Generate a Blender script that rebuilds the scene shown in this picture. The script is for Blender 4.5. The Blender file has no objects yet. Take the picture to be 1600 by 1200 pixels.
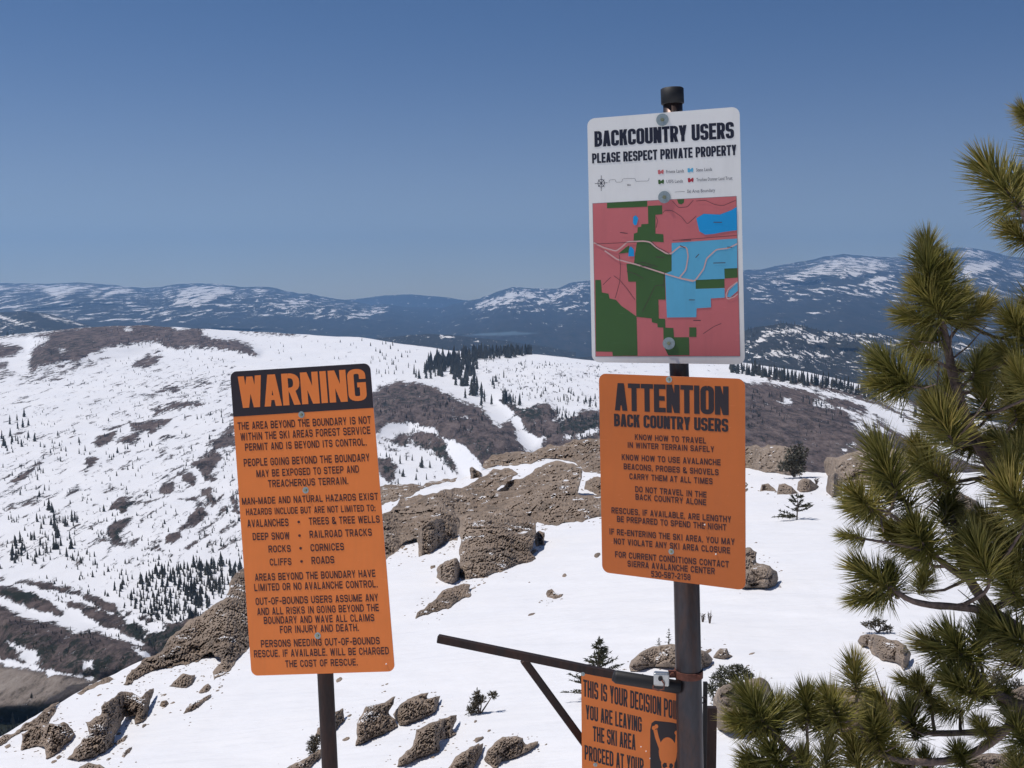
import bpy, math, random
import numpy as np
from mathutils import Vector

# ------------------------------------------------------------------ camera, world, sun, exposure
scene = bpy.context.scene
COL = scene.collection
CZ = 1.7
F = 1800.0                      # focal length in photo pixels (photo is 1600 wide)
PITCH = math.atan(148 / F)      # camera looks slightly down, horizon at photo row 452
cam_data = bpy.data.cameras.new("camera")
cam = bpy.data.objects.new("camera", cam_data)
COL.objects.link(cam)
cam_data.sensor_width = 36.0
cam_data.lens = 36.0 * F / 1600.0
cam_data.clip_start = 0.05
cam_data.clip_end = 150000
cam.location = (0, 0, CZ)
cam.rotation_euler = (math.pi / 2 - PITCH, 0, 0)
scene.camera = cam

SUN = Vector((-0.45, 0.06, 0.89)).normalized()   # direction towards the sun
world = bpy.data.worlds.new("World")
scene.world = world
world.use_nodes = True
wn = world.node_tree.nodes
wl = world.node_tree.links
wn.clear()
wo = wn.new("ShaderNodeOutputWorld")
wb = wn.new("ShaderNodeBackground")
sky = wn.new("ShaderNodeTexSky")
sky.sky_type = 'NISHITA'
sky.sun_disc = False
sky.sun_elevation = math.asin(SUN.z)
sky.sun_rotation = math.atan2(SUN.x, SUN.y)
sky.altitude = 2400
sky.air_density = 0.85
sky.dust_density = 0.8
sky.ozone_density = 9.5
wb.inputs["Strength"].default_value = 0.066
# thin pale veil low over the whole horizon, all the way round
tcw = wn.new("ShaderNodeTexCoord"); sep = wn.new("ShaderNodeSeparateXYZ")
wl.new(tcw.outputs["Generated"], sep.inputs[0])
mr = wn.new("ShaderNodeMapRange"); mr.inputs[1].default_value = -0.02; mr.inputs[2].default_value = 0.26; mr.inputs[3].default_value = 1.0; mr.inputs[4].default_value = 0.0
wl.new(sep.outputs[2], mr.inputs[0])
pw = wn.new("ShaderNodeMath"); pw.operation = 'POWER'; pw.inputs[1].default_value = 2.2
wl.new(mr.outputs[0], pw.inputs[0])
vs = wn.new("ShaderNodeVectorMath"); vs.operation = 'SCALE'; vs.inputs[0].default_value = (4.7, 3.4, 0.9)
wl.new(pw.outputs[0], vs.inputs[3])
va = wn.new("ShaderNodeVectorMath"); va.operation = 'ADD'
wl.new(sky.outputs[0], va.inputs[0]); wl.new(vs.outputs[0], va.inputs[1])
wl.new(va.outputs[0], wb.inputs[0])
wl.new(wb.outputs[0], wo.inputs[0])

sd_ = bpy.data.lights.new("sun", 'SUN')
sd_.energy = 3.65
sd_.angle = math.radians(0.53)
sd_.color = (1.0, 0.945, 0.88)
sun = bpy.data.objects.new("sun", sd_)
COL.objects.link(sun)
sun.rotation_euler = SUN.to_track_quat('Z', 'Y').to_euler()
sun.location = (0, 0, 30)

scene.view_settings.view_transform = 'Standard'
scene.view_settings.look = 'None'
scene.view_settings.exposure = 0.0
scene.view_settings.gamma = 1.0
scene.view_settings.use_curve_mapping = False
scene.render.engine = 'CYCLES'
scene.cycles.max_bounces = 7
scene.cycles.diffuse_bounces = 5
scene.cycles.glossy_bounces = 2
scene.cycles.transmission_bounces = 4
scene.cycles.volume_bounces = 2
scene.cycles.transparent_max_bounces = 8
scene.cycles.use_denoising = True

# ------------------------------------------------------------------ helpers
CP, SP = math.cos(PITCH), math.sin(PITCH)


def W(px, py, d):
    """World points seen at photo pixel (px, py) lying d metres ahead (along world +Y)."""
    px = np.asarray(px, float); py = np.asarray(py, float); d = np.asarray(d, float)
    x = (px - 800) / F
    y = (600 - py) / F
    wy = CP + y * SP
    wz = -SP + y * CP
    s = d / wy
    return np.stack(np.broadcast_arrays(x * s, d, CZ + wz * s), -1)


def hsh(ix, iy, iz, seed):
    h = (ix.astype(np.uint64) * np.uint64(374761393) + iy.astype(np.uint64) * np.uint64(668265263)
         + iz.astype(np.uint64) * np.uint64(2147483647) + np.uint64(seed * 1013904223)) & np.uint64(0xFFFFFFFF)
    h = ((h ^ (h >> np.uint64(13))) * np.uint64(1274126177)) & np.uint64(0xFFFFFFFF)
    h = ((h ^ (h >> np.uint64(16))) * np.uint64(2246822519)) & np.uint64(0xFFFFFFFF)
    h = h ^ (h >> np.uint64(15))
    return h.astype(np.float64) / 4294967295.0


def vnoise(p, seed=0):
    p = np.asarray(p, float)
    i = np.floor(p).astype(np.int64)
    f = p - i
    f = f * f * f * (f * (f * 6 - 15) + 10)
    i = i + 100000
    r = 0
    for dx in (0, 1):
        for dy in (0, 1):
            for dz in (0, 1):
                w = (f[..., 0] if dx else 1 - f[..., 0]) * (f[..., 1] if dy else 1 - f[..., 1]) * (f[..., 2] if dz else 1 - f[..., 2])
                r = r + w * hsh(i[..., 0] + dx, i[..., 1] + dy, i[..., 2] + dz, seed)
    return r * 2 - 1


def fbm(p, octs=4, seed=0, gain=0.5):
    r = 0; a = 1; t = 0
    p = np.asarray(p, float)
    for k in range(octs):
        r = r + a * vnoise(p * 2 ** k + 17.3 * k, seed + k); t += a; a *= gain
    return r / t


def worley(p, seed=0):
    p = np.asarray(p, float)
    i = np.floor(p).astype(np.int64)
    f1 = np.full(p.shape[:-1], 9.0); f2 = f1.copy(); cid = f1.copy()
    for dx in (-1, 0, 1):
        for dy in (-1, 0, 1):
            for dz in (-1, 0, 1):
                c = i + np.array([dx, dy, dz]); cc = c + 100000
                a = (cc[..., 0], cc[..., 1], cc[..., 2])
                q = np.stack([hsh(*a, seed), hsh(*a, seed + 1), hsh(*a, seed + 2)], -1) + c
                dd = ((q - p) ** 2).sum(-1) ** 0.5
                n = hsh(*a, seed + 3)
                nf = dd < f1
                f2 = np.where(nf, f1, np.minimum(f2, dd))
                cid = np.where(nf, n, cid)
                f1 = np.where(nf, dd, f1)
    return f1, f2, cid


def sdist(px, py, poly):
    """Signed distance to a polygon (positive inside) and the nearest outline point."""
    P = np.asarray(poly, float)
    best = np.full(px.shape, 1e18); nx = px.copy(); ny = py.copy()
    inside = np.zeros(px.shape, bool)
    n = len(P)
    for k in range(n):
        ax, ay = P[k]; bx, by = P[(k + 1) % n]
        ex, ey = bx - ax, by - ay
        L = ex * ex + ey * ey + 1e-12
        t = np.clip(((px - ax) * ex + (py - ay) * ey) / L, 0, 1)
        qx = ax + t * ex; qy = ay + t * ey
        dd = (px - qx) ** 2 + (py - qy) ** 2
        m = dd < best
        best = np.where(m, dd, best); nx = np.where(m, qx, nx); ny = np.where(m, qy, ny)
        if (ay > by) or (ay < by):
            c = ((ay > py) != (by > py)) & (px < ex * (py - ay) / (by - ay) + ax)
            inside ^= c
    s = np.sqrt(best)
    return np.where(inside, s, -s), nx, ny


def softmask(px, py, polys, soft):
    out = np.zeros(px.shape)
    for q in polys:
        if isinstance(q, tuple):
            poly, val = q
        else:
            poly, val = q, 1.0
        P = np.array(poly, float)
        m = 4 * soft + 4
        sel = (px > P[:, 0].min() - m) & (px < P[:, 0].max() + m) & (py > P[:, 1].min() - m) & (py < P[:, 1].max() + m)
        if not sel.any():
            continue
        s, _, _ = sdist(px[sel], py[sel], P)
        v = np.clip(0.5 + s / (2 * soft), 0, 1)
        if val >= 0:
            out[sel] = np.maximum(out[sel], v * val)
        else:
            out[sel] = out[sel] * (1 - v * -val)
    return out


def frac(poly, amp=0.12, its=2, seed=1, closed=True):
    rnd = random.Random(seed)
    P = [tuple(p) for p in poly]
    for _ in range(its):
        Q = []
        n = len(P)
        for k in range(n if closed else n - 1):
            a = P[k]; b = P[(k + 1) % n]
            L = math.hypot(b[0] - a[0], b[1] - a[1])
            Q.append(a)
            if L > 4:
                o = rnd.uniform(-amp, amp) * L
                Q.append(((a[0] + b[0]) / 2 - (b[1] - a[1]) / L * o, (a[1] + b[1]) / 2 + (b[0] - a[0]) / L * o))
        if not closed:
            Q.append(P[-1])
        P = Q
    return P


def link(o, parent=None):
    COL.objects.link(o)
    if parent is not None:
        o.parent = parent
    return o


def mesh_np(name, V, Fc, mat, parent=None, smooth=True, attrs=None):
    """Mesh from numpy arrays; Fc is (n,3) or (n,4)."""
    me = bpy.data.meshes.new(name)
    V = np.ascontiguousarray(V, dtype=np.float32).reshape(-1, 3)
    Fc = np.ascontiguousarray(Fc, dtype=np.int32)
    n, k = Fc.shape
    me.vertices.add(len(V)); me.vertices.foreach_set("co", V.ravel())
    me.loops.add(n * k); me.loops.foreach_set("vertex_index", Fc.ravel())
    me.polygons.add(n)
    me.polygons.foreach_set("loop_start", np.arange(0, n * k, k, dtype=np.int32))
    me.polygons.foreach_set("loop_total", np.full(n, k, dtype=np.int32))
    me.polygons.foreach_set("use_smooth", np.full(n, smooth, dtype=bool))
    if attrs:
        for an, av in attrs.items():
            at = me.attributes.new(an, 'FLOAT', 'POINT')
            at.data.foreach_set("value", np.ascontiguousarray(av, dtype=np.float32).ravel())
    me.update(calc_edges=True)
    if mat is not None:
        me.materials.append(mat)
    return link(bpy.data.objects.new(name, me), parent)


def mesh_py(name, verts, faces, mat, parent=None, smooth=False):
    me = bpy.data.meshes.new(name)
    me.from_pydata([tuple(v) for v in verts], [], faces)
    me.update()
    if smooth:
        me.polygons.foreach_set("use_smooth", [True] * len(me.polygons))
    if mat is not None:
        me.materials.append(mat)
    return link(bpy.data.objects.new(name, me), parent)


def empty(name, loc):
    o = bpy.data.objects.new(name, None)
    o.location = loc
    o.empty_display_size = 0.1
    link(o)
    return o


def reparent(children, root):
    bpy.context.view_layer.update()
    inv = root.matrix_world.inverted()
    for c in children:
        c.parent = root
        c.matrix_parent_inverse = inv


def tag(o, label=None, cat=None, group=None, kind=None):
    if label: o["label"] = label
    if cat: o["category"] = cat
    if group: o["group"] = group
    if kind: o["kind"] = kind
    return o


def thing(name, loc, label, cat, group=None):
    return tag(empty(name, loc), label, cat, group)


class MB:
    """Collects simple shapes in world space, relative to an origin."""
    def __init__(s, origin=(0, 0, 0)):
        s.v = []; s.f = []; s.o = np.array(origin, float)

    def add(s, V, Fs):
        b = len(s.v)
        for p in V: s.v.append(tuple(np.asarray(p, float) - s.o))
        for q in Fs: s.f.append(tuple(b + i for i in q))

    def tube(s, pts, rads, n=10, caps=True, jit=0.0, seed=0):
        rnd = random.Random(seed)
        pts = [np.asarray(p, float) for p in pts]
        V = []; Fs = []
        up = None
        for i, p in enumerate(pts):
            a = pts[max(i - 1, 0)]; b = pts[min(i + 1, len(pts) - 1)]
            t = b - a; t = t / (np.linalg.norm(t) + 1e-12)
            if up is None:
                r = np.array([0, 0, 1.0]) if abs(t[2]) < 0.8 else np.array([0, 1.0, 0])
                u = np.cross(t, r); u /= np.linalg.norm(u)
            else:
                u = up - t * np.dot(up, t); u /= np.linalg.norm(u)
            up = u
            w = np.cross(t, u)
            R = rads[i] if hasattr(rads, '__len__') else rads
            for k in range(n):
                an = 2 * math.pi * k / n
                rr = R * (1 + rnd.uniform(-jit, jit))
                V.append(p + (u * math.cos(an) + w * math.sin(an)) * rr)
        m = len(pts)
        for i in range(m - 1):
            for k in range(n):
                Fs.append((i * n + k, i * n + (k + 1) % n, (i + 1) * n + (k + 1) % n, (i + 1) * n + k))
        if caps:
            Fs.append(tuple(range(n - 1, -1, -1)))
            Fs.append(tuple((m - 1) * n + k for k in range(n)))
        s.add(V, Fs)

    def box(s, c, ax, hx, ay, hy, az, hz):
        c = np.asarray(c, float)
        V = [c + np.asarray(ax) * hx * i + np.asarray(ay) * hy * j + np.asarray(az) * hz * k for i in (-1, 1) for j in (-1, 1) for k in (-1, 1)]
        s.add(V, [(0, 1, 3, 2), (4, 6, 7, 5), (0, 4, 5, 1), (2, 3, 7, 6), (0, 2, 6, 4), (1, 5, 7, 3)])

    def build(s, name, mat, parent=None, smooth=False, at=None):
        o = mesh_py(name, s.v, s.f, mat, parent, smooth)
        if parent is None or at is not None:
            o.location = tuple(at if at is not None else s.o)
        return o


# ------------------------------------------------------------------ materials
def new_mat(name):
    m = bpy.data.materials.new(name)
    m.use_nodes = True
    nt = m.node_tree
    b = nt.nodes["Principled BSDF"]
    return m, nt, b


def nd(nt, typ, **kw):
    n = nt.nodes.new(typ)
    for k, v in kw.items():
        if k.startswith("i_"):
            n.inputs[int(k[2:])].default_value = v
        else:
            setattr(n, k, v)
    return n


def noise(nt, scale, detail=4, rough=0.55, coord=None, dist=0.0):
    n = nt.nodes.new("ShaderNodeTexNoise")
    n.inputs["Scale"].default_value = scale
    n.inputs["Detail"].default_value = detail
    n.inputs["Roughness"].default_value = rough
    n.inputs["Distortion"].default_value = dist
    if coord is not None:
        nt.links.new(coord, n.inputs["Vector"])
    return n.outputs["Fac"]


def ramp(nt, fac, stops):
    r = nt.nodes.new("ShaderNodeValToRGB")
    el = r.color_ramp.elements
    while len(el) < len(stops):
        el.new(0.5)
    for e, (p, c) in zip(el, stops):
        e.position = p
        e.color = (c[0], c[1], c[2], 1) if hasattr(c, '__len__') else (c, c, c, 1)
    nt.links.new(fac, r.inputs[0])
    return r.outputs[0]


def math_n(nt, op, a, b=None, c=None, clamp=False):
    n = nt.nodes.new("ShaderNodeMath"); n.operation = op; n.use_clamp = clamp
    for k, v in enumerate((a, b, c)):
        if v is None: continue
        if isinstance(v, (int, float)): n.inputs[k].default_value = v
        else: nt.links.new(v, n.inputs[k])
    return n.outputs[0]


def mix(nt, fac, a, b):
    n = nt.nodes.new("ShaderNodeMix"); n.data_type = 'RGBA'
    for idx, v in ((0, fac), (6, a), (7, b)):
        if isinstance(v, (int, float)): n.inputs[idx].default_value = v
        elif isinstance(v, (tuple, list)): n.inputs[idx].default_value = (*v, 1) if len(v) == 3 else v
        else: nt.links.new(v, n.inputs[idx])
    return n.outputs[2]


def coords(nt, scale=(1, 1, 1), rot=(0, 0, 0)):
    g = nt.nodes.new("ShaderNodeNewGeometry")
    mp = nt.nodes.new("ShaderNodeMapping")
    mp.inputs["Scale"].default_value = scale
    mp.inputs["Rotation"].default_value = rot
    nt.links.new(g.outputs["Position"], mp.inputs[0])
    return mp.outputs[0]


def bump(nt, h, b, strength=0.5, dist=0.02, prev=None):
    n = nt.nodes.new("ShaderNodeBump")
    n.inputs["Strength"].default_value = strength
    n.inputs["Distance"].default_value = dist
    nt.links.new(h, n.inputs["Height"])
    if prev is not None:
        nt.links.new(prev, n.inputs["Normal"])
    if b is not None:
        nt.links.new(n.outputs[0], b.inputs["Normal"])
    return n.outputs[0]


def attr(nt, name):
    a = nt.nodes.new("ShaderNodeAttribute"); a.attribute_name = name
    return a.outputs["Fac"]


SNOW = (0.80, 0.81, 0.84)


def simple(name, col, rough=0.6, metal=0.0, var=0.0, vscale=20, spec=0.5, bmp=0.0, bscale=60, bdist=0.001):
    m, nt, b = new_mat(name)
    b.inputs["Roughness"].default_value = rough
    b.inputs["Metallic"].default_value = metal
    b.inputs["Specular IOR Level"].default_value = spec
    if var > 0:
        f = noise(nt, vscale, 5, 0.6, coords(nt))
        c = ramp(nt, f, [(0.3, [x * (1 - var) for x in col]), (0.7, [min(1, x * (1 + var)) for x in col])])
        nt.links.new(c, b.inputs["Base Color"])
    else:
        b.inputs["Base Color"].default_value = (*col, 1)
    if bmp > 0:
        bump(nt, noise(nt, bscale, 4, 0.6, coords(nt)), b, bmp, bdist)
    return m


# near snow
def mat_near_snow():
    m, nt, b = new_mat("near_snow_surface")
    b.inputs["Roughness"].default_value = 0.75
    b.inputs["Specular IOR Level"].default_value = 0.15
    co = coords(nt)
    n1 = noise(nt, 0.25, 5, 0.6, co)
    c = ramp(nt, n1, [(0.3, (0.80, 0.81, 0.85)), (0.7, (0.84, 0.84, 0.865))])
    dirt = noise(nt, 2.2, 6, 0.75, co)
    dm = ramp(nt, dirt, [(0.66, 0.0), (0.74, 0.25)])
    c = mix(nt, dm, c, (0.5, 0.47, 0.44))
    nt.links.new(c, b.inputs["Base Color"])
    wv = nt.nodes.new("ShaderNodeTexNoise")
    wv.inputs["Scale"].default_value = 1.0
    wv.inputs["Detail"].default_value = 3
    nt.links.new(coords(nt, (0.45, 1.5, 1), (0, 0, math.radians(-38))), wv.inputs["Vector"])
    b1 = bump(nt, wv.outputs["Fac"], None, 0.6, 0.26)
    bump(nt, noise(nt, 3.5, 4, 0.6, co), b, 0.25, 0.05, b1)
    return m


def mat_mid():
    m, nt, b = new_mat("valley_snow_and_brush")
    b.inputs["Roughness"].default_value = 0.85
    b.inputs["Specular IOR Level"].default_value = 0.1
    co = coords(nt)
    big = noise(nt, 0.012, 4, 0.6, co)
    fine = noise(nt, 0.085, 9, 0.80, coords(nt, (1, 0.22, 1.2)))
    a = attr(nt, "bare")
    # ragged edge: bare ground where mask + noise passes a threshold
    s = math_n(nt, 'MULTIPLY_ADD', math_n(nt, 'SUBTRACT', fine, 0.5), 3.6, a)
    k = nt.nodes.new("ShaderNodeMapRange")
    k.inputs[1].default_value = 0.46; k.inputs[2].default_value = 0.56
    nt.links.new(s, k.inputs[0])
    brush = noise(nt, 0.07, 9, 0.82, coords(nt, (1, 0.3, 1.2)))
    bc = ramp(nt, brush, [(0.38, (0.026, 0.026, 0.027)), (0.46, (0.095, 0.074, 0.070)), (0.55, (0.175, 0.135, 0.124)), (0.66, (0.25, 0.20, 0.185))])
    dk = attr(nt, "dark")
    dkn = math_n(nt, 'MULTIPLY_ADD', math_n(nt, 'SUBTRACT', noise(nt, 0.13, 6, 0.8, coords(nt, (1, 0.3, 1.2))), 0.5), 3.0, dk)
    dkk = nt.nodes.new("ShaderNodeMapRange"); dkk.inputs[1].default_value = 0.4; dkk.inputs[2].default_value = 0.65
    nt.links.new(dkn, dkk.inputs[0])
    bc = mix(nt, dkk.outputs[0], bc, (0.030, 0.036, 0.028))
    tn = attr(nt, "tan")
    bc = mix(nt, tn, bc, ramp(nt, brush, [(0.38, (0.12, 0.10, 0.08)), (0.48, (0.33, 0.275, 0.235)), (0.65, (0.46, 0.40, 0.35))]))
    sc = ramp(nt, big, [(0.3, (0.79, 0.80, 0.84)), (0.7, (0.845, 0.845, 0.87))])
    c = mix(nt, k.outputs[0], sc, bc)
    nt.links.new(c, b.inputs["Base Color"])
    b1 = bump(nt, noise(nt, 0.02, 5, 0.55, co), None, 0.5, 5.0)
    bump(nt, math_n(nt, 'MULTIPLY', brush, k.outputs[0]), b, 0.9, 5.0, b1)
    return m


def mat_far(name, nscale, forest, forest2, stretch, rotz, thr=2.2, fs=None):
    m, nt, b = new_mat(name)
    b.inputs["Roughness"].default_value = 0.9
    b.inputs["Specular IOR Level"].default_value = 0.05
    co = coords(nt, stretch, (0, 0, rotz))
    fine = noise(nt, nscale, 7, 0.72, co, 0.4)
    a = attr(nt, "snow")
    s = math_n(nt, 'MULTIPLY_ADD', math_n(nt, 'SUBTRACT', fine, 0.5), thr, a)
    k = nt.nodes.new("ShaderNodeMapRange")
    k.inputs[1].default_value = 0.45; k.inputs[2].default_value = 0.62
    nt.links.new(s, k.inputs[0])
    fo = ramp(nt, noise(nt, fs or nscale * 1.7, 6, 0.7, co), [(0.3, forest), (0.7, forest2)])
    c = mix(nt, k.outputs[0], fo, (0.88, 0.85, 0.82))
    wa = attr(nt, "lake")
    c = mix(nt, wa, c, (0.10, 0.14, 0.17))
    nt.links.new(c, b.inputs["Base Color"])
    bump(nt, fine, b, 0.5, 0.5 / nscale * 0.12)
    return m


def mat_rock(name, cols, sc=1.0, strata=0.6, bscale=1.0):
    m, nt, b = new_mat(name)
    b.inputs["Roughness"].default_value = 0.9
    b.inputs["Specular IOR Level"].default_value = 0.2
    co = coords(nt)
    n1 = noise(nt, 0.7 * sc, 8, 0.7, co)
    c = ramp(nt, n1, [(0.25, cols[0]), (0.45, cols[1]), (0.6, cols[2]), (0.78, cols[3])])
    # dark lichen blotches
    li = noise(nt, 2.6 * sc, 6, 0.75, co)
    c = mix(nt, ramp(nt, li, [(0.54, 0.0), (0.62, 0.65)]), c, (0.075, 0.068, 0.064))
    st = nt.nodes.new("ShaderNodeTexNoise")
    st.inputs["Scale"].default_value = 1.2 * sc
    st.inputs["Detail"].default_value = 5
    nt.links.new(coords(nt, (0.5, 0.5, 4.0), (math.radians(12), math.radians(-14), 0)), st.inputs["Vector"])
    c = mix(nt, ramp(nt, st.outputs["Fac"], [(0.36, 0.5), (0.46, 0.0)]), c, (0.10, 0.088, 0.08))
    big = noise(nt, 0.16 * sc, 3, 0.5, co)
    c = mix(nt, ramp(nt, big, [(0.40, 0.0), (0.62, 0.55)]), c, (0.34, 0.272, 0.218))
    # old snow lodged on flat ledges
    gn = nt.nodes.new("ShaderNodeNewGeometry"); sx = nt.nodes.new("ShaderNodeSeparateXYZ")
    nt.links.new(gn.outputs["Normal"], sx.inputs[0])
    flat_ = math_n(nt, 'MULTIPLY_ADD', sx.outputs[2], 0.35, noise(nt, 0.9 * sc, 5, 0.6, co))
    c = mix(nt, ramp(nt, flat_, [(0.955, 0.0), (0.972, 1.0)]), c, (0.80, 0.81, 0.84))
    nt.links.new(c, b.inputs["Base Color"])
    cr = nt.nodes.new("ShaderNodeTexVoronoi")
    cr.feature = 'DISTANCE_TO_EDGE'
    cr.inputs["Scale"].default_value = 1.6 * sc * bscale
    nt.links.new(coords(nt, (1, 1, 2.2), (math.radians(10), math.radians(-14), 0.3)), cr.inputs["Vector"])
    crk = ramp(nt, cr.outputs["Distance"], [(0.0, 0.0), (0.09, 1.0)])
    b0 = bump(nt, crk, None, 0.35, 0.08 / sc)
    b1 = bump(nt, st.outputs["Fac"], None, 0.8 * strata, 0.35 / sc, b0)
    bump(nt, noise(nt, 4 * sc, 7, 0.7, co), b, 0.4, 0.10 / sc, b1)
    return m


M_SNOW = mat_near_snow()
M_MID = mat_mid()
M_FAR = mat_far("far_forest_and_snowfields", 0.0075, (0.018, 0.024, 0.024), (0.055, 0.052, 0.046), (1.0, 0.16, 1.3), 0.5, 3.6)
M_HILL = mat_far("dark_forest_hill", 0.030, (0.014, 0.020, 0.016), (0.060, 0.055, 0.048), (1.0, 0.22, 1.2), 0.1, 3.8)
M_ROCK = mat_rock("brown_lava_rock", [(0.10, 0.076, 0.058), (0.22, 0.168, 0.130), (0.31, 0.240, 0.187), (0.43, 0.345, 0.275)], bscale=1.3)
M_ROCK2 = mat_rock("brown_grey_boulder", [(0.11, 0.088, 0.070), (0.23, 0.182, 0.146), (0.32, 0.258, 0.208), (0.43, 0.352, 0.29)], 2.0, 0.4)
M_BARK_S = simple("grey_brown_bark", (0.13, 0.10, 0.08), 0.9, var=0.4, vscale=60, bmp=0.6, bscale=150, bdist=0.004)


def mat_leaf(name, c0, c1, scale=6.0, transl=0.25):
    m, nt, b = new_mat(name)
    b.inputs["Roughness"].default_value = 0.55
    b.inputs["Specular IOR Level"].default_value = 0.35
    c = ramp(nt, noise(nt, scale, 3, 0.6, coords(nt)), [(0.35, c0), (0.65, c1)])
    nt.links.new(c, b.inputs["Base Color"])
    if transl > 0:
        t = nt.nodes.new("ShaderNodeBsdfTranslucent")
        nt.links.new(c, t.inputs[0])
        mx = nt.nodes.new("ShaderNodeMixShader"); mx.inputs[0].default_value = transl
        out = nt.nodes["Material Output"]
        nt.links.new(b.outputs[0], mx.inputs[1]); nt.links.new(t.outputs[0], mx.inputs[2])
        nt.links.new(mx.outputs[0], out.inputs[0])
    return m


M_CONIF = mat_leaf("dark_conifer_foliage", (0.070, 0.074, 0.060), (0.130, 0.122, 0.096), 0.05, 0.15)
M_SPRUCE = mat_leaf("near_conifer_foliage", (0.045, 0.050, 0.030), (0.085, 0.082, 0.045), 5.0, 0.15)
M_BUSH = mat_leaf("brown_green_shrub_foliage", (0.055, 0.048, 0.034), (0.11, 0.088, 0.055), 3.0, 0.15)

# ------------------------------------------------------------------ terrain depth functions (metres ahead)
def ip(x, pts):
    P = np.array(pts, float)
    return np.interp(x, P[:, 0], P[:, 1])


def Dn(px, py):
    """Depth of the near snow slope for photo pixel."""
    px = np.asarray(px, float); py = np.asarray(py, float)
    q = 0.011 + (py - 740) * 7.5e-5 - np.log1p(np.exp((1200 - px) / 150.0)) * 150.0 * 1.0e-5
    q = 0.0065 + np.log1p(np.exp((q - 0.0065) / 0.002)) * 0.002
    return 1.0 / q


def near_rel(P):
    rel = fbm(P * np.array([0.05, 0.03, 0.0]) + 3.1, 4, 11) * 0.035 + fbm(P * np.array([0.35, 0.2, 0]) + 9, 4, 21) * 0.010
    u = P[..., 0] * 0.62 + P[..., 1] * 0.78
    v = P[..., 0] * 0.78 - P[..., 1] * 0.62
    return rel + vnoise(np.stack([u * 0.9, v * 0.05, u * 0], -1), 31) * 0.003


def Ds(px, py):
    """Depth of the snow surface including its drifts."""
    d = Dn(px, py)
    return d * (1 + near_rel(W(px, py, d)))


def Dm(px, py):
    """Depth of the middle-distance valley slopes."""
    py = np.asarray(py, float); px = np.asarray(px, float)
    q = 0.00033 + (py - 520) * 2.05e-6
    q = 0.00022 + np.log1p(np.exp((q - 0.00022) / 0.00006)) * 0.00006
    return 1.0 / q


NEAR_TOP = [(-400, 1380), (-200, 1262), (0, 1150), (30, 1132), (92, 1099), (147, 1067), (235, 1027), (270, 1012), (300, 992), (350, 955), (375, 915), (400, 880),
            (450, 840), (520, 812), (597, 790), (640, 770), (700, 757), (735, 742), (765, 730), (800, 722), (880, 703), (940, 697),
            (1000, 700), (1100, 712), (1165, 722), (1215, 728), (1262, 737), (1290, 739), (1340, 745), (1400, 742), (1500, 738), (1600, 737), (1900, 735)]


def grid_faces(nr, nc):
    i = np.arange(nr - 1)[:, None] * nc + np.arange(nc - 1)[None, :]
    return np.stack([i, i + nc, i + nc + 1, i + 1], -1).reshape(-1, 4)


# near snow slope -------------------------------------------------
def build_near():
    xs = np.arange(-420, 2021, 3.5)
    top = ip(xs, NEAR_TOP)
    top = top + fbm(np.stack([xs / 30, xs * 0, xs * 0], -1), 3, 5) * 3
    nr = 330
    t = np.linspace(0, 1, nr)[:, None]
    px = np.broadcast_to(xs, (nr, len(xs)))
    py = top * (1 - t) + 1215 * t
    d = Dn(px, py)
    P = W(px, py, d)
    rel = near_rel(P)
    fade = np.clip(t / 0.004, 0, 1)
    P = W(px, py, d * (1 + rel * fade))
    # back of the ridge, falling away out of sight
    back = []
    for s, dz in ((4, 2.2), (12, 8), (40, 32), (120, 110)):
        Q = P[0].copy(); k = np.linalg.norm(Q[:, :2], axis=1)[:, None]
        Q[:, :2] *= (1 + s / k); Q[:, 2] -= dz
        back.append(Q)
    rows = back[::-1] + list(P)
    # foot of the slope up to the knoll the signs stand on (below the picture)
    last = P[-1]
    for k in np.linspace(0.0, 1, 26)[1:]:
        dd = last[:, 1] * (1 - k) + 4.6 * k
        Q = W(px[-1], 1215 + 60 * k, dd)
        rows.append(Q)
    e = rows[-1]
    for yy, zz in ((4.3, 0.03), (3.9, 0.0), (2.5, 0.0), (0.5, 0.02), (-2, 0.1), (-8, 0.3), (-30, 0.0), (-120, -8), (-500, -70), (-1500, -300)):
        Q = e.copy(); Q[:, 1] = yy
        Q[:, 0] = np.linspace(-9 + yy * 1.5, 9 - yy * 1.5, len(xs)) if yy < 1 else e[:, 0] * (1 + (4.6 - yy) * 0.25)
        Q[:, 2] = np.minimum(zz, e[:, 2] * 0 + zz) if yy < 4.2 else (e[:, 2] + zz) / 2
        rows.append(Q)
    G = np.array(rows)
    o = mesh_np("snow_slope", G.reshape(-1, 3), grid_faces(G.shape[0], G.shape[1]), M_SNOW)
    tag(o, "smooth white snow slope behind the signs falling away to the left", None, None, "structure")


build_near()

# middle-distance valley and hills ---------------------------------
MID_TOP = [(-500, 545), (-200, 535), (0, 525), (60, 519), (120, 512), (180, 509), (220, 508), (270, 511), (320, 514), (350, 516), (400, 518), (480, 523), (560, 527),
           (640, 539), (700, 547), (760, 551), (830, 553), (930, 563), (1000, 566), (1100, 565), (1165, 567), (1215, 574), (1265, 582), (1315, 594), (1350, 602),
           (1400, 618), (1440, 632), (1500, 650), (1600, 668), (1800, 690), (2100, 700)]

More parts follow.
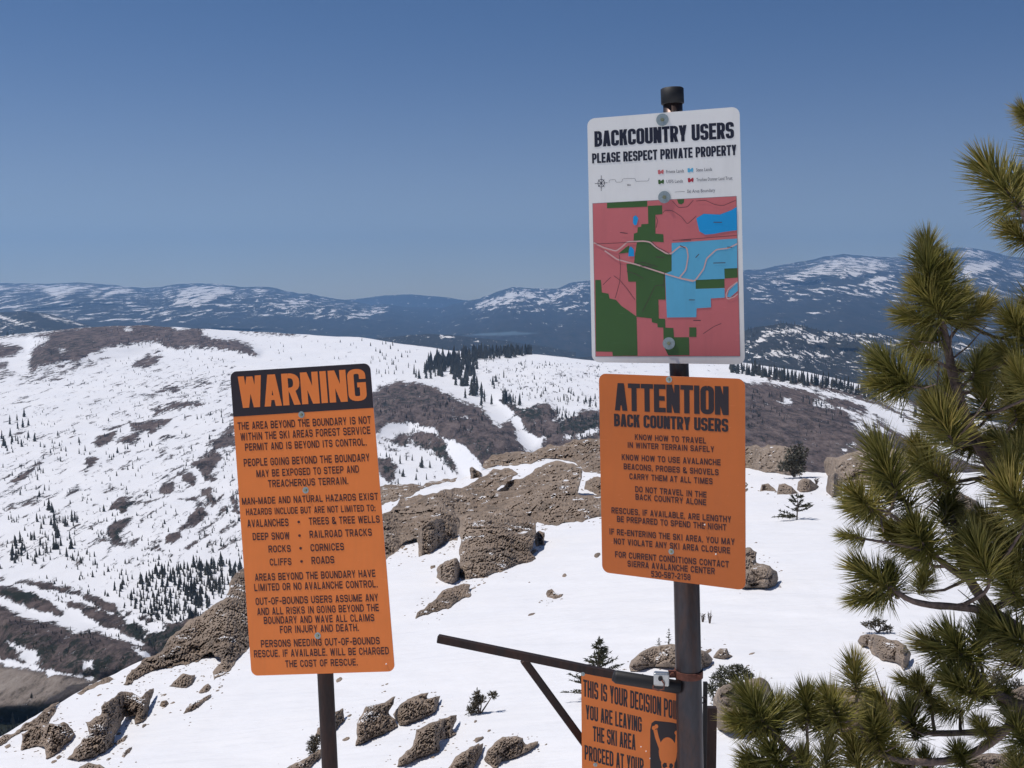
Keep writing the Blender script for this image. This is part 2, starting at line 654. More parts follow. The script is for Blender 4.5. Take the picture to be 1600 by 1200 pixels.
BARE = [
    ([(-100, 585), (60, 575), (230, 562), (370, 560), (400, 640), (400, 700), (200, 690), (-100, 700)], 0.16), ([(-100, 700), (400, 700), (400, 880), (-100, 890)], 0.19), ([(200, 590), (380, 580), (400, 660), (240, 660)], 0.25), ([(240, 680), (400, 660), (400, 860), (280, 860)], 0.27), ([(130, 760), (260, 760), (260, 860), (120, 860)], 0.26), ([(740, 565), (1000, 570), (960, 640), (800, 625)], 0.16),
    [(50, 525), (78, 518), (100, 513), (180, 506), (230, 505), (270, 508), (322, 513), (318, 523), (345, 528), (372, 532), (395, 543), (402, 557), (380, 552), (340, 545), (300, 543), (270, 545), (240, 533), (220, 536), (190, 540), (170, 543), (150, 550), (125, 562), (100, 566), (75, 570), (60, 574), (47, 582), (45, 565), (52, 545), (75, 532), (78, 527)],
    ([(-100, 522), (10, 522), (55, 518), (50, 524), (0, 530), (-100, 532)], 0.7),
    ([(270, 512), (287, 509), (295, 513), (280, 515)], -1.0), ([(195, 513), (205, 512), (206, 515), (196, 516)], -0.9),
    ([(318, 518), (345, 514), (380, 518), (378, 524), (345, 528), (330, 526)], -1.0),
    ([(375, 518), (400, 516), (440, 520), (480, 525), (440, 524), (400, 522)], 0.8),
    ([(60, 570), (100, 565), (150, 560), (180, 556), (150, 575), (110, 590), (60, 600), (20, 590)], 0.42),
    [(-60, 536), (0, 538), (30, 540), (36, 546), (20, 556), (0, 560), (-60, 560)], [(-40, 565), (12, 567), (12, 573), (0, 578), (-40, 578)],
    ([(-40, 580), (15, 578), (30, 585), (0, 595), (-40, 595)], 0.6),
    ([(95, 545), (102, 545), (102, 550), (95, 550)], -0.9),
    [(207, 572), (213, 562), (232, 555), (252, 556), (246, 567), (225, 575)], ([(232, 552), (240, 545), (250, 545), (250, 550)], 0.8),
    ([(225, 618), (240, 608), (262, 600), (300, 598), (355, 589), (352, 596), (300, 606), (270, 614), (240, 622)], 0.62),
    ([(240, 622), (290, 610), (350, 605), (345, 612), (300, 620), (250, 628)], 0.4),
    ([(235, 640), (270, 628), (325, 624), (312, 634), (275, 640), (245, 648)], 0.75),
    ([(160, 671), (178, 664), (195, 663), (195, 668), (170, 674)], 0.8),
    [(145, 692), (152, 682), (168, 676), (182, 672), (182, 682), (172, 690), (155, 698)], [(185, 692), (192, 683), (205, 677), (217, 675), (216, 686), (202, 694)],
    [(202, 672), (203, 660), (225, 660), (248, 655), (268, 654), (258, 664), (245, 670), (236, 679), (230, 672), (215, 676)],
    ([(185, 648), (215, 643), (218, 650), (190, 650)], 0.6),
    ([(330, 600), (400, 590), (400, 600), (340, 610)], 0.5),
    [(244, 695), (252, 686), (264, 681), (260, 690)], ([(320, 700), (330, 686), (345, 680), (350, 672), (366, 660), (370, 700), (340, 702)], 0.85),
    [(8, 756), (28, 744), (52, 725), (70, 711), (78, 709), (66, 722), (45, 742), (25, 753)], [(130, 744), (136, 728), (134, 718), (151, 714), (148, 724), (140, 732), (134, 742)],
    [(100, 776), (108, 766), (122, 760), (126, 765), (112, 773)], ([(175, 735), (195, 728), (192, 734), (178, 738)], 0.6),
    ([(222, 768), (248, 764), (255, 755), (277, 751), (268, 762), (292, 768), (260, 771)], 0.9), ([(272, 778), (300, 775), (310, 783), (290, 784)], 0.8),
    [(175, 786), (190, 778), (205, 776), (200, 784), (242, 782), (215, 790), (198, 793), (206, 800), (190, 806), (184, 799), (172, 795)],
    [(165, 832), (170, 820), (188, 811), (206, 807), (202, 818), (186, 834), (190, 850), (176, 852), (172, 840)], ([(150, 842), (175, 838), (190, 852), (160, 850)], 0.7),
    [(275, 826), (288, 816), (304, 800), (317, 794), (327, 802), (316, 813), (302, 824), (288, 829)],
    [(295, 721), (310, 717), (335, 702), (349, 716), (337, 727), (332, 738), (320, 750), (312, 735)], [(278, 740), (295, 738), (308, 745), (304, 761), (290, 751)],
    ([(305, 764), (330, 762), (337, 786), (322, 780), (315, 772)], 0.9), [(360, 775), (372, 780), (375, 805), (364, 800)],
    [(232, 858), (248, 853), (252, 859), (236, 861)], [(257, 838), (268, 832), (282, 834), (276, 845), (262, 848)], ([(230, 864), (270, 866), (270, 868), (232, 867)], 0.8),
    ([(235, 845), (255, 838), (252, 846), (238, 850)], 0.7),
    ([(0, 788), (40, 778), (80, 790), (60, 800), (10, 800)], 0.3),
    # dark brush belts at lower left
    [(-200, 895), (0, 903), (60, 908), (130, 925), (180, 945), (190, 955), (270, 975), (330, 955), (330, 1010), (260, 1030), (150, 1080), (0, 1200), (-200, 1260)],
    ([(-100, 906), (0, 907), (40, 911), (75, 922), (120, 930), (150, 944), (185, 962), (170, 960), (130, 944), (75, 934), (50, 928), (20, 917), (0, 914), (-100, 910)], -1.0),
    ([(-100, 925), (0, 932), (30, 941), (60, 954), (90, 961), (118, 973), (90, 974), (60, 970), (35, 964), (0, 946), (-100, 938)], -1.0),
    ([(75, 934), (100, 943), (125, 955), (142, 968), (165, 978), (200, 995), (226, 1007), (222, 1010), (190, 1001), (150, 987), (112, 987), (88, 978), (104, 966), (90, 950)], -1.0),
    ([(185, 955), (225, 969), (264, 981), (262, 987), (236, 985), (200, 972)], -1.0), ([(205, 1013), (222, 1018), (238, 1027), (220, 1024)], -1.0),
    ([(-100, 1022), (0, 1027), (30, 1033), (60, 1040), (90, 1049), (147, 1058), (147, 1064), (100, 1056), (60, 1051), (0, 1037), (-100, 1032)], -1.0),
    ([(12, 1003), (40, 1008), (60, 1022), (78, 1042), (50, 1042), (20, 1020)], -0.75), ([(128, 1030), (145, 1033), (148, 1046), (132, 1046)], -0.9), ([(150, 1040), (170, 1042), (168, 1047)], -0.9),
    # central mound and gullies
    [(560, 640), (583, 612), (600, 602), (620, 596), (650, 598), (680, 606), (697, 615), (720, 626), (750, 636), (764, 650), (772, 662), (780, 664), (790, 660), (800, 655), (812, 690), (826, 709), (790, 725), (752, 735), (740, 715), (722, 695), (705, 690), (690, 680), (670, 667), (640, 660), (600, 665), (587, 680), (560, 680)],
    ([(600, 684), (628, 672), (660, 672), (685, 680), (700, 693), (706, 715), (719, 742), (712, 745), (700, 725), (690, 715), (670, 702), (650, 695), (620, 698), (605, 690)], 0.85),
    ([(588, 712), (605, 716), (618, 725), (622, 745), (610, 756), (597, 746), (588, 735)], 0.95), ([(600, 672), (640, 664), (670, 668), (640, 678), (605, 684)], -0.85),
    ([(590, 690), (640, 700), (640, 712), (600, 712)], 0.35),
    ([(703, 692), (712, 690), (728, 705), (748, 720), (756, 735), (740, 745), (722, 742), (718, 720), (706, 705)], -1.0),
    [(783, 626), (800, 633), (815, 640), (832, 632), (850, 628), (866, 637), (872, 650), (865, 657), (900, 646), (915, 640), (960, 640), (960, 700), (900, 700), (855, 700), (838, 692), (828, 680), (818, 665), (800, 645)],
    ([(782, 632), (800, 644), (812, 660), (824, 680), (830, 692), (836, 712), (826, 714), (820, 690), (806, 662), (796, 652)], -1.0), ([(830, 682), (856, 680), (850, 690), (836, 700), (828, 700)], -1.0),
    ([(768, 645), (780, 642), (785, 656), (782, 664), (772, 658)], -1.0), ([(812, 634), (835, 632), (838, 636), (818, 637)], -0.8),
    ([(883, 684), (910, 675), (936, 668), (936, 678), (900, 684), (882, 690)], -1.0), ([(868, 655), (882, 646), (905, 640), (900, 648), (880, 655)], -0.8),
    # right-hand brown hill with drifts, tracks
    [(1120, 598), (1165, 598), (1200, 599), (1240, 606), (1285, 618), (1325, 625), (1350, 634), (1380, 655), (1400, 672), (1440, 690), (1500, 720), (1600, 740), (1600, 800), (1100, 800)],
    ([(1221, 630), (1226, 624), (1234, 622), (1237, 630), (1226, 633)], -1.0), ([(1269, 627), (1287, 625), (1295, 630), (1305, 640), (1287, 638), (1274, 633)], -1.0),
    ([(1311, 637), (1330, 640), (1355, 654), (1360, 662), (1350, 660), (1330, 650)], -1.0), ([(1330, 655), (1346, 662), (1358, 680), (1352, 684), (1340, 670)], -0.9),
    ([(1356, 638), (1364, 640), (1363, 675), (1357, 682)], -1.0), ([(1366, 655), (1380, 668), (1385, 680), (1372, 672)], -0.9),
    ([(1323, 694), (1334, 691), (1338, 697), (1328, 698)], -1.0), ([(1315, 704), (1321, 702), (1320, 707)], -1.0),
    ([(1340, 642), (1400, 660), (1440, 690), (1440, 700), (1390, 672)], -0.4),
    [(1195, 588), (1240, 590), (1290, 603), (1330, 612), (1365, 622), (1420, 650), (1470, 682), (1470, 689), (1420, 656), (1360, 628), (1320, 618), (1250, 601), (1200, 592)],
    ([(1385, 628), (1430, 640), (1480, 660), (1480, 672), (1420, 655)], 0.5), ([(1390, 612), (1440, 622), (1500, 640), (1500, 655), (1440, 640)], 0.9),
    ([(1165, 583), (1220, 585), (1260, 590), (1215, 590)], 0.6),
    ([(1500, 650), (1700, 690), (1700, 800), (1480, 740)], 0.45),
    ([(790, 575), (930, 578), (1000, 585), (930, 590), (800, 585)], 0.22), ([(860, 585), (930, 584), (940, 588), (870, 589)], 0.45),
]
DARK = [
    ([(0, 975), (80, 990), (150, 1010), (200, 1015), (240, 1040), (150, 1070), (60, 1040), (0, 1025)], 0.5),
    [(-200, 1100), (0, 1102), (60, 1100), (100, 1095), (60, 1150), (-200, 1300)],
    ([(180, 955), (270, 975), (330, 960), (300, 1030), (240, 1020), (200, 995)], 0.6), ([(0, 918), (60, 925), (75, 942), (30, 938), (0, 930)], 0.9),
    ([(75, 962), (170, 975), (150, 990), (100, 985)], 0.6), ([(120, 1020), (200, 1030), (150, 1060)], 0.6),
    ([(45, 560), (80, 530), (150, 520), (160, 540), (100, 560), (50, 578)], 0.42), ([(585, 612), (650, 600), (700, 618), (690, 640), (620, 640), (600, 690)], 0.4),
    ([(780, 626), (870, 640), (830, 660), (810, 650)], 0.7), ([(600, 684), (700, 693), (712, 745), (640, 700)], 0.6), ([(588, 715), (620, 730), (610, 755)], 0.7),
    ([(870, 655), (960, 640), (960, 680), (870, 680)], 0.6), ([(700, 665), (780, 690), (800, 720), (750, 725)], 0.4),
    ([(165, 832), (206, 807), (190, 850)], 0.6), ([(175, 786), (240, 782), (190, 806)], 0.6), ([(295, 721), (349, 716), (320, 750)], 0.3), ([(1170, 600), (1300, 640), (1250, 720), (1180, 700)], 0.2),
]
TAN = [[(-200, 1045), (0, 1040), (60, 1050), (100, 1057), (150, 1066), (100, 1092), (60, 1100), (0, 1104), (-200, 1110)], ([(1300, 690), (1380, 700), (1360, 740), (1290, 740)], 0.15)]
# how far each patch stands proud of the slope (px mask, metres)
HUMPS = [([(560, 640), (583, 612), (620, 596), (650, 598), (697, 615), (764, 650), (800, 670), (826, 709), (752, 735), (690, 685), (640, 664), (587, 680)], 90, 26),
         ([(783, 626), (850, 628), (872, 650), (960, 640), (960, 700), (840, 692)], 60, 18),
         ([(1120, 600), (1200, 599), (1285, 618), (1350, 640), (1400, 690), (1400, 800), (1100, 800)], 130, 50),
         ([(-200, 1045), (0, 1035), (100, 1057), (150, 1066), (60, 1110), (-200, 1130)], 25, 16),
         ([(50, 525), (100, 510), (230, 505), (322, 513), (400, 550), (240, 540), (60, 575)], 120, 14),
         ([(0, 960), (120, 985), (230, 1015), (240, 1050), (100, 1060), (0, 1030)], 30, 18)]


def mid_depth(px, py):
    d = Dm(px, py)
    for poly, h, soft in HUMPS:
        s = softmask(px, py, [poly], soft)
        s = s * s * (3 - 2 * s)
        d = d - h * s
    return d


def build_mid():
    xs = np.arange(-460, 2061, 3.0)
    top = ip(xs, MID_TOP) + fbm(np.stack([xs / 25, xs * 0, xs * 0], -1), 3, 6) * 1.0
    nr = 360
    t = np.linspace(0, 1, nr)[:, None]
    t = t * 0.75 + t * t * 0.25
    px = np.broadcast_to(xs, (nr, len(xs))).copy()
    py = top * (1 - t) + 1260 * t
    d = mid_depth(px, py)
    P = W(px, py, d)
    rel = fbm(P * np.array([1 / 260, 1 / 420, 0]) + 5, 5, 41, 0.55) * 0.02
    bare = softmask(px, py, BARE, 6.0)
    dark = softmask(px, py, DARK, 9.0)
    tan = softmask(px, py, TAN, 6.0)
    rel -= bare * (np.abs(fbm(P / 22.0, 4, 51)) * 0.010 + 0.004)
    rel += fbm(P * np.array([1 / 45, 1 / 70, 0]), 3, 61) * 0.003
    fade = np.clip(t / 0.03, 0, 1)
    P = W(px, py, d * (1 + rel * fade))
    back = []
    for s, dz in ((40, 14), (200, 90), (700, 420)):
        Q = P[0].copy(); k = np.linalg.norm(Q[:, :2], axis=1)[:, None]
        Q[:, :2] *= (1 + s / k); Q[:, 2] -= dz
        back.append(Q)
    G = np.array(back[::-1] + list(P))
    nb = len(back)

    def ext(a):
        return np.concatenate([np.repeat(a[:1], nb, 0), a], 0)
    o = mesh_np("valley_terrain", G.reshape(-1, 3), grid_faces(G.shape[0], G.shape[1]), M_MID,
                attrs={"bare": ext(bare), "dark": ext(dark), "tan": ext(tan)})
    tag(o, "broad snowfield with brown brush knolls and gullies in the middle distance", None, None, "structure")


build_mid()

# dark forested hill, right middle distance ------------------------
HILL_TOP = [(900, 560), (1000, 548), (1100, 530), (1165, 516), (1180, 511), (1200, 508), (1222, 504), (1250, 507), (1265, 512), (1290, 518), (1320, 520), (1370, 521), (1400, 525),
            (1440, 530), (1480, 533), (1600, 541), (1800, 550), (2100, 560)]
HILL_SNOW = [([(1165, 540), (1185, 528), (1195, 516), (1220, 511), (1256, 513), (1262, 520), (1230, 522), (1205, 528), (1185, 540), (1165, 550)], 0.62),
             ([(1200, 516), (1258, 510), (1255, 516), (1210, 520)], 0.75),
             ([(1240, 524), (1270, 522), (1300, 530), (1290, 538), (1255, 532)], 0.62), ([(1280, 516), (1340, 520), (1370, 524), (1330, 532), (1290, 528)], 0.55),
             ([(1340, 520), (1400, 524), (1398, 528), (1345, 526)], 0.7), ([(1345, 530), (1362, 531), (1362, 537), (1346, 536)], 0.9), ([(1370, 530), (1410, 536), (1400, 545)], 0.5),
             ([(1180, 552), (1240, 546), (1300, 552), (1290, 562), (1200, 560)], 0.5), ([(1165, 560), (1180, 552), (1195, 556), (1170, 568)], 0.5),
             ([(1215, 530), (1420, 540), (1420, 600), (1230, 575)], 0.2), ([(1480, 535), (1600, 545), (1600, 560), (1480, 550)], 0.45), ([(1500, 570), (1600, 580), (1600, 660), (1500, 640)], 0.4),
             ([(1420, 530), (1480, 535), (1470, 550), (1420, 545)], 0.5)]


def layer(name, label, tops, dtop, bottom, dbot, xs, nr, mat, snow, soft, relamp, relscale, lake=None, back=(600, 200), seed=3, tj=1.0):
    top = ip(xs, tops) + fbm(np.stack([xs / 18, xs * 0, xs * 0], -1), 4, seed) * tj
    t = np.linspace(0, 1, nr)[:, None]
    px = np.broadcast_to(xs, (nr, len(xs))).copy()
    py = top * (1 - t) + bottom * t
    d = 1 / ((1 / dtop) * (1 - t) + (1 / dbot) * t) * np.ones_like(px)
    P = W(px, py, d)
    rel = (1 - np.abs(fbm(P * np.array([1 / relscale, 1 / relscale / 1.8, 0]) + 5, 5, seed + 20, 0.55)) * 2) * relamp
    rel = rel * np.clip(t / 0.12, 0.15, 1)
    P = W(px, py, d * (1 - rel))
    sn = softmask(px, py, snow, soft)
    lk = softmask(px, py, lake or [], 1.0)
    rows = []
    for s, dz in ((back[0] * 3, back[1] * 3.5), (back[0], back[1])):
        Q = P[0].copy(); k = np.linalg.norm(Q[:, :2], axis=1)[:, None]
        Q[:, :2] *= (1 + s / k); Q[:, 2] -= dz
        rows.append(Q)
    G = np.array(rows + list(P))

    def ext(a):
        return np.concatenate([np.repeat(a[:1], 2, 0), a], 0)
    o = mesh_np(name, G.reshape(-1, 3), grid_faces(G.shape[0], G.shape[1]), mat, attrs={"snow": ext(sn), "lake": ext(lk)})
    tag(o, label, None, None, "structure")
    return o


layer("forested_hill", "dark forested hill with broken snow patches right of the white sign", HILL_TOP, 6500, 720, 3600,
      np.arange(880, 2101, 2.5), 130, M_HILL, HILL_SNOW, 6.0, 0.03, 500, back=(500, 160), seed=71, tj=2.0)

# far mountains ------------------------------------------------------
FAR_TOP = [(-700, 440), (-300, 446), (0, 442), (75, 443), (120, 442), (161, 444), (200, 448), (225, 451), (255, 447), (277, 443), (337, 444), (375, 448), (420, 448), (450, 455), (506, 463),
           (555, 471), (580, 476), (600, 475), (632, 479), (662, 480), (690, 481), (725, 470), (750, 467), (775, 456), (800, 448), (832, 451), (872, 451), (895, 441), (920, 438),
           (980, 436), (1040, 441), (1100, 436), (1164, 422), (1192, 421), (1229, 412), (1262, 407), (1290, 400), (1319, 397), (1361, 400), (1389, 401), (1430, 404), (1460, 397), (1487, 388), (1516, 386),
           (1544, 392), (1572, 400), (1600, 402), (1700, 395), (1900, 410), (2300, 425)]
FAR_SNOW = [
    ([(-300, 440), (200, 444), (440, 450), (600, 478), (600, 500), (420, 495), (200, 505), (-300, 505)], 0.27), ([(730, 465), (920, 435), (920, 490), (740, 492)], 0.24), ([(1165, 425), (1320, 395), (1620, 395), (1620, 470), (1165, 475)], 0.27),
    ([(-200, 448), (0, 447), (20, 447), (70, 448), (75, 455), (60, 452), (20, 452), (0, 455), (-200, 455)], 0.8), ([(5, 460), (25, 454), (28, 458), (10, 462)], 0.8),
    ([(50, 445), (110, 446), (150, 444), (140, 450), (120, 456), (100, 461), (88, 466), (75, 460), (65, 452)], 0.8),
    ([(135, 462), (160, 448), (178, 445), (170, 452), (145, 464)], 0.75), ([(155, 466), (165, 455), (185, 448), (210, 450), (205, 457), (180, 462), (165, 467)], 0.75),
    ([(262, 478), (272, 468), (280, 452), (300, 446), (335, 446), (350, 445), (370, 452), (360, 460), (340, 464), (320, 478), (300, 484), (275, 482)], 0.68),
    ([(240, 463), (265, 448), (280, 448), (265, 460)], 0.55), ([(335, 476), (362, 474), (360, 482), (340, 482)], 0.7), ([(0, 478), (30, 476), (50, 480), (40, 486), (0, 484)], 0.6),
    ([(55, 484), (80, 470), (110, 468), (90, 476), (70, 480)], 0.5), ([(145, 480), (175, 470), (185, 472), (160, 480)], 0.75), ([(205, 483), (235, 482), (235, 487), (210, 487)], 0.7),
    ([(380, 460), (400, 450), (420, 452), (410, 460), (390, 464)], 0.62), ([(420, 475), (450, 463), (490, 468), (480, 480), (455, 487), (430, 484)], 0.55), ([(505, 474), (540, 470), (545, 478), (515, 480)], 0.5),
    ([(540, 494), (560, 486), (600, 478), (608, 482), (590, 490), (575, 498), (550, 500)], 0.62), ([(175, 500), (200, 492), (210, 500), (190, 505)], 0.6), ([(115, 494), (140, 486), (150, 490), (125, 498)], 0.4),
    ([(0, 500), (30, 495), (110, 505), (140, 515), (100, 512), (0, 505)], 0.5), ([(300, 490), (340, 485), (330, 494)], 0.4),
    ([(740, 478), (770, 465), (800, 453), (815, 452), (845, 457), (846, 462), (820, 472), (790, 478), (765, 480), (745, 484)], 0.66), ([(720, 484), (742, 478), (760, 478), (730, 486)], 0.45),
    ([(832, 475), (845, 462), (870, 453), (900, 444), (920, 440), (930, 448), (900, 458), (870, 470), (850, 478)], 0.56), ([(830, 487), (840, 480), (850, 479), (840, 486)], 0.8), ([(880, 483), (900, 475), (920, 472), (920, 476), (895, 482)], 0.7),
    ([(1222, 440), (1228, 428), (1250, 424), (1285, 408), (1300, 402), (1340, 402), (1395, 405), (1390, 420), (1360, 430), (1330, 436), (1300, 430), (1270, 432), (1240, 442)], 0.60),
    ([(1290, 418), (1300, 404), (1330, 402), (1320, 415), (1300, 425)], 0.75), ([(1305, 430), (1330, 420), (1360, 418), (1340, 432), (1320, 434)], 0.7),
    ([(1340, 445), (1350, 436), (1400, 425), (1395, 440), (1365, 444), (1345, 452)], 0.65), ([(1260, 452), (1285, 446), (1290, 452), (1270, 456)], 0.62), ([(1165, 450), (1200, 436), (1215, 440), (1190, 460)], 0.45),
    ([(1170, 465), (1230, 455), (1180, 475)], 0.35), ([(1335, 458), (1355, 454), (1352, 460)], 0.6),
    ([(1260, 490), (1280, 484), (1300, 483), (1290, 490), (1275, 494)], 0.62), ([(1250, 492), (1300, 485), (1290, 495), (1260, 497)], 0.35),
    ([(1490, 400), (1500, 394), (1515, 388), (1530, 392), (1545, 396), (1540, 402), (1500, 402)], 0.68), ([(1500, 425), (1510, 412), (1540, 405), (1565, 408), (1560, 418), (1530, 428), (1510, 438)], 0.76),
    ([(1575, 425), (1600, 424), (1600, 434), (1580, 432)], 0.6), ([(1560, 445), (1580, 448), (1575, 455)], 0.7), ([(1555, 470), (1570, 472), (1560, 478)], 0.5), ([(1600, 410), (1800, 405), (1900, 420), (1700, 440)], 0.5),
]
LAKE = [[(728, 524), (755, 520.5), (780, 519.5), (805, 517.5), (812, 519.5), (840, 520.5), (825, 522.5), (780, 524.5)]]
layer("distant_mountains", "long blue-hazed mountain range with snowy crests along the horizon", FAR_TOP, 26000, 600, 9000,
      np.arange(-680, 2281, 2.5), 170, M_FAR, FAR_SNOW, 5.5, 0.10, 5200, LAKE, back=(4000, 900), seed=91, tj=1.6)
layer("farthest_ridge", "pale ridge barely showing through the haze in the saddle of the range", [(300, 500), (500, 472), (555, 467), (600, 462), (640, 460), (680, 463), (730, 469), (800, 480), (900, 495)], 31500, 520, 28500,
      np.arange(300, 901, 5.0), 20, M_FAR, [], 3.0, 0.02, 9000, back=(400, 300), seed=95, tj=0.8)
# low dark rise in the forested basin
layer("low_forest_rise", "low dark forested rise in the basin behind the snowfield", [(480, 545), (560, 533), (600, 527), (640, 523), (680, 522), (720, 525), (760, 529), (800, 534), (900, 550)], 8200, 600, 6000,
      np.arange(480, 901, 4.0), 24, M_HILL, [([(686, 524), (712, 526), (710, 529), (688, 528)], 0.8), ([(740, 533), (752, 534), (745, 537)], 0.8)], 2.0, 0.02, 700, back=(500, 160), seed=97, tj=1.2)
# brown snow-streaked shoulder at far left
layer("left_shoulder", "grey-brown shoulder with thin snow streaks at the far left", [(-700, 470), (-200, 478), (0, 488), (40, 486), (75, 490), (110, 500), (150, 512), (220, 530), (260, 545)], 9500, 560, 7000,
      np.arange(-700, 261, 4.0), 30, M_HILL, [([(-100, 484), (0, 492), (30, 502), (70, 516), (55, 514), (0, 498), (-100, 490)], 0.75), ([(60, 490), (100, 498), (150, 512), (110, 505), (70, 496)], 0.7), ([(-100, 500), (50, 500), (60, 515), (-100, 520)], 0.3)], 2.5, 0.02, 800, back=(500, 200), seed=99, tj=0.6)
# plain under everything
g = mesh_py("ground", [(-58000, -2900, -1500), (58000, -2900, -1500), (58000, 32500, -1500), (-58000, 32500, -1500)], [(0, 1, 2, 3)],
            simple("dark_forest_floor", (0.04, 0.045, 0.04), 0.9, var=0.3, vscale=0.0006))
tag(g, "dark forested lowland beneath the mountains", None, None, "structure")

# ------------------------------------------------------------------ rocks
def rock(name, label, poly, lean=0.45, mat=None, bulge=0.75, step=1.6, seed=1, amp=0.10, cell=None, dz=0.0, cat="rock", group=None, thick=0.6, its=2, frag=0.75):
    """Solid rock whose outline, base line on the snow and true size come from its place on the slope."""
    if name == "rock_outcrop":
        its = 3; amp *= 1.35
    poly = frac(poly, amp, its, seed)
    P = np.array(poly)
    x0, y0 = P.min(0) - step * 1.5; x1, y1 = P.max(0) + step * 1.5
    gx = np.arange(x0, x1 + step, step); gy = np.arange(y0, y1 + step, step)
    X, Y = np.meshgrid(gx, gy)
    s, nx, ny = sdist(X, Y, P)
    ins = s > 0
    cellin = ins[:-1, :-1] | ins[1:, :-1] | ins[:-1, 1:] | ins[1:, 1:]
    Xs = np.where(ins, X, nx); Ys = np.where(ins, Y, ny)
    s = np.maximum(s, 0)
    mx = s.max()
    # base line under every column
    yb = np.where(ins, Y, -1e9).max(0)
    good = yb > -1e8
    yb = np.interp(gx, gx[good], yb[good]) if good.any() else np.full(len(gx), y1)
    kw = max(3, int(len(gx) * 0.18)) | 1
    ybs = np.convolve(np.pad(yb, kw // 2, mode='edge'), np.ones(kw) / kw, mode='valid')
    ybc = np.broadcast_to(ybs, X.shape)
    dbot = Ds(Xs, np.maximum(ybc, Ys)); dgr = Ds(Xs, Ys)
    d0 = dbot * (1 - lean) + dgr * lean + dz
    mpp = d0 / F
    size = mx * mpp.mean()
    R = mx * 0.75
    prof = np.sqrt(np.clip(1 - (1 - np.clip(s / R, 0, 1)) ** 2, 0, 1)) ** 0.8
    b = size * bulge * 1.6 * prof
    Q = W(Xs, Ys, d0) + 31.7 * seed
    cs = cell or max(size * 0.8, 0.25)
    wq = Q / cs
    wq = wq * np.array([0.8, 0.6, 1.5]) + fbm(Q / cs * 1.3, 2, seed)[..., None] * 0.35
    f1, f2, cid = worley(wq, seed)
    c2 = max(13 * mpp.mean(), 0.18)
    tl = fbm(Q / cs * 0.6, 2, seed + 31) * 0.5
    Qz = Q.copy(); Qz[..., 2] += Q[..., 0] * (-0.12 + 0.25 * tl)
    g1, g2, cid2 = worley((Qz + fbm(Q / c2 * 0.7, 2, seed)[..., None] * c2 * 0.5) / c2 * np.array([0.38, 0.34, 1.7]) + 7, seed + 9)
    edge = np.clip((f2 - f1) / 0.14, 0, 1)
    edge2 = np.clip((g2 - g1) / 0.15, 0, 1)
    inner = np.clip(s / (3.0 + step), 0, 1)
    disp = (cid - 0.5) * 0.5 + (edge - 1) * 0.20 + fbm(Q / cs * 2.0, 3, seed + 5) * 0.16
    h1, h2, cid3 = worley(Qz / c2 * np.array([0.9, 0.8, 3.4]) + 3, seed + 19)
    disp2 = (cid2 - 0.5) * 0.8 + (edge2 - 1) * 0.8 + (cid3 - 0.5) * 0.22
    b = b + (disp * cs * 0.85 + disp2 * c2 * frag) * inner * prof ** 0.5
    fr = W(Xs, Ys, d0 - b)
    bk = W(Xs, Ys, d0 + size * thick * prof)
    idx = np.full(X.shape, -1)
    use = np.zeros(X.shape, bool)
    use[:-1, :-1] |= cellin; use[1:, :-1] |= cellin; use[:-1, 1:] |= cellin; use[1:, 1:] |= cellin
    n = use.sum()
    idx[use] = np.arange(n)
    a = idx[:-1, :-1][cellin]; bb = idx[:-1, 1:][cellin]; c = idx[1:, 1:][cellin]; d = idx[1:, :-1][cellin]
    Fr = np.stack([a, d, c, bb], -1)
    Fb = np.stack([a, bb, c, d], -1) + n
    V = np.concatenate([fr[use], bk[use]], 0)
    cen = V.mean(0); cen[2] = V[:, 2].min()
    o = mesh_np(name, V - cen, np.concatenate([Fr, Fb], 0), mat or M_ROCK, smooth=False)
    o.location = tuple(cen)
    tag(o, label, cat, group)
    return o


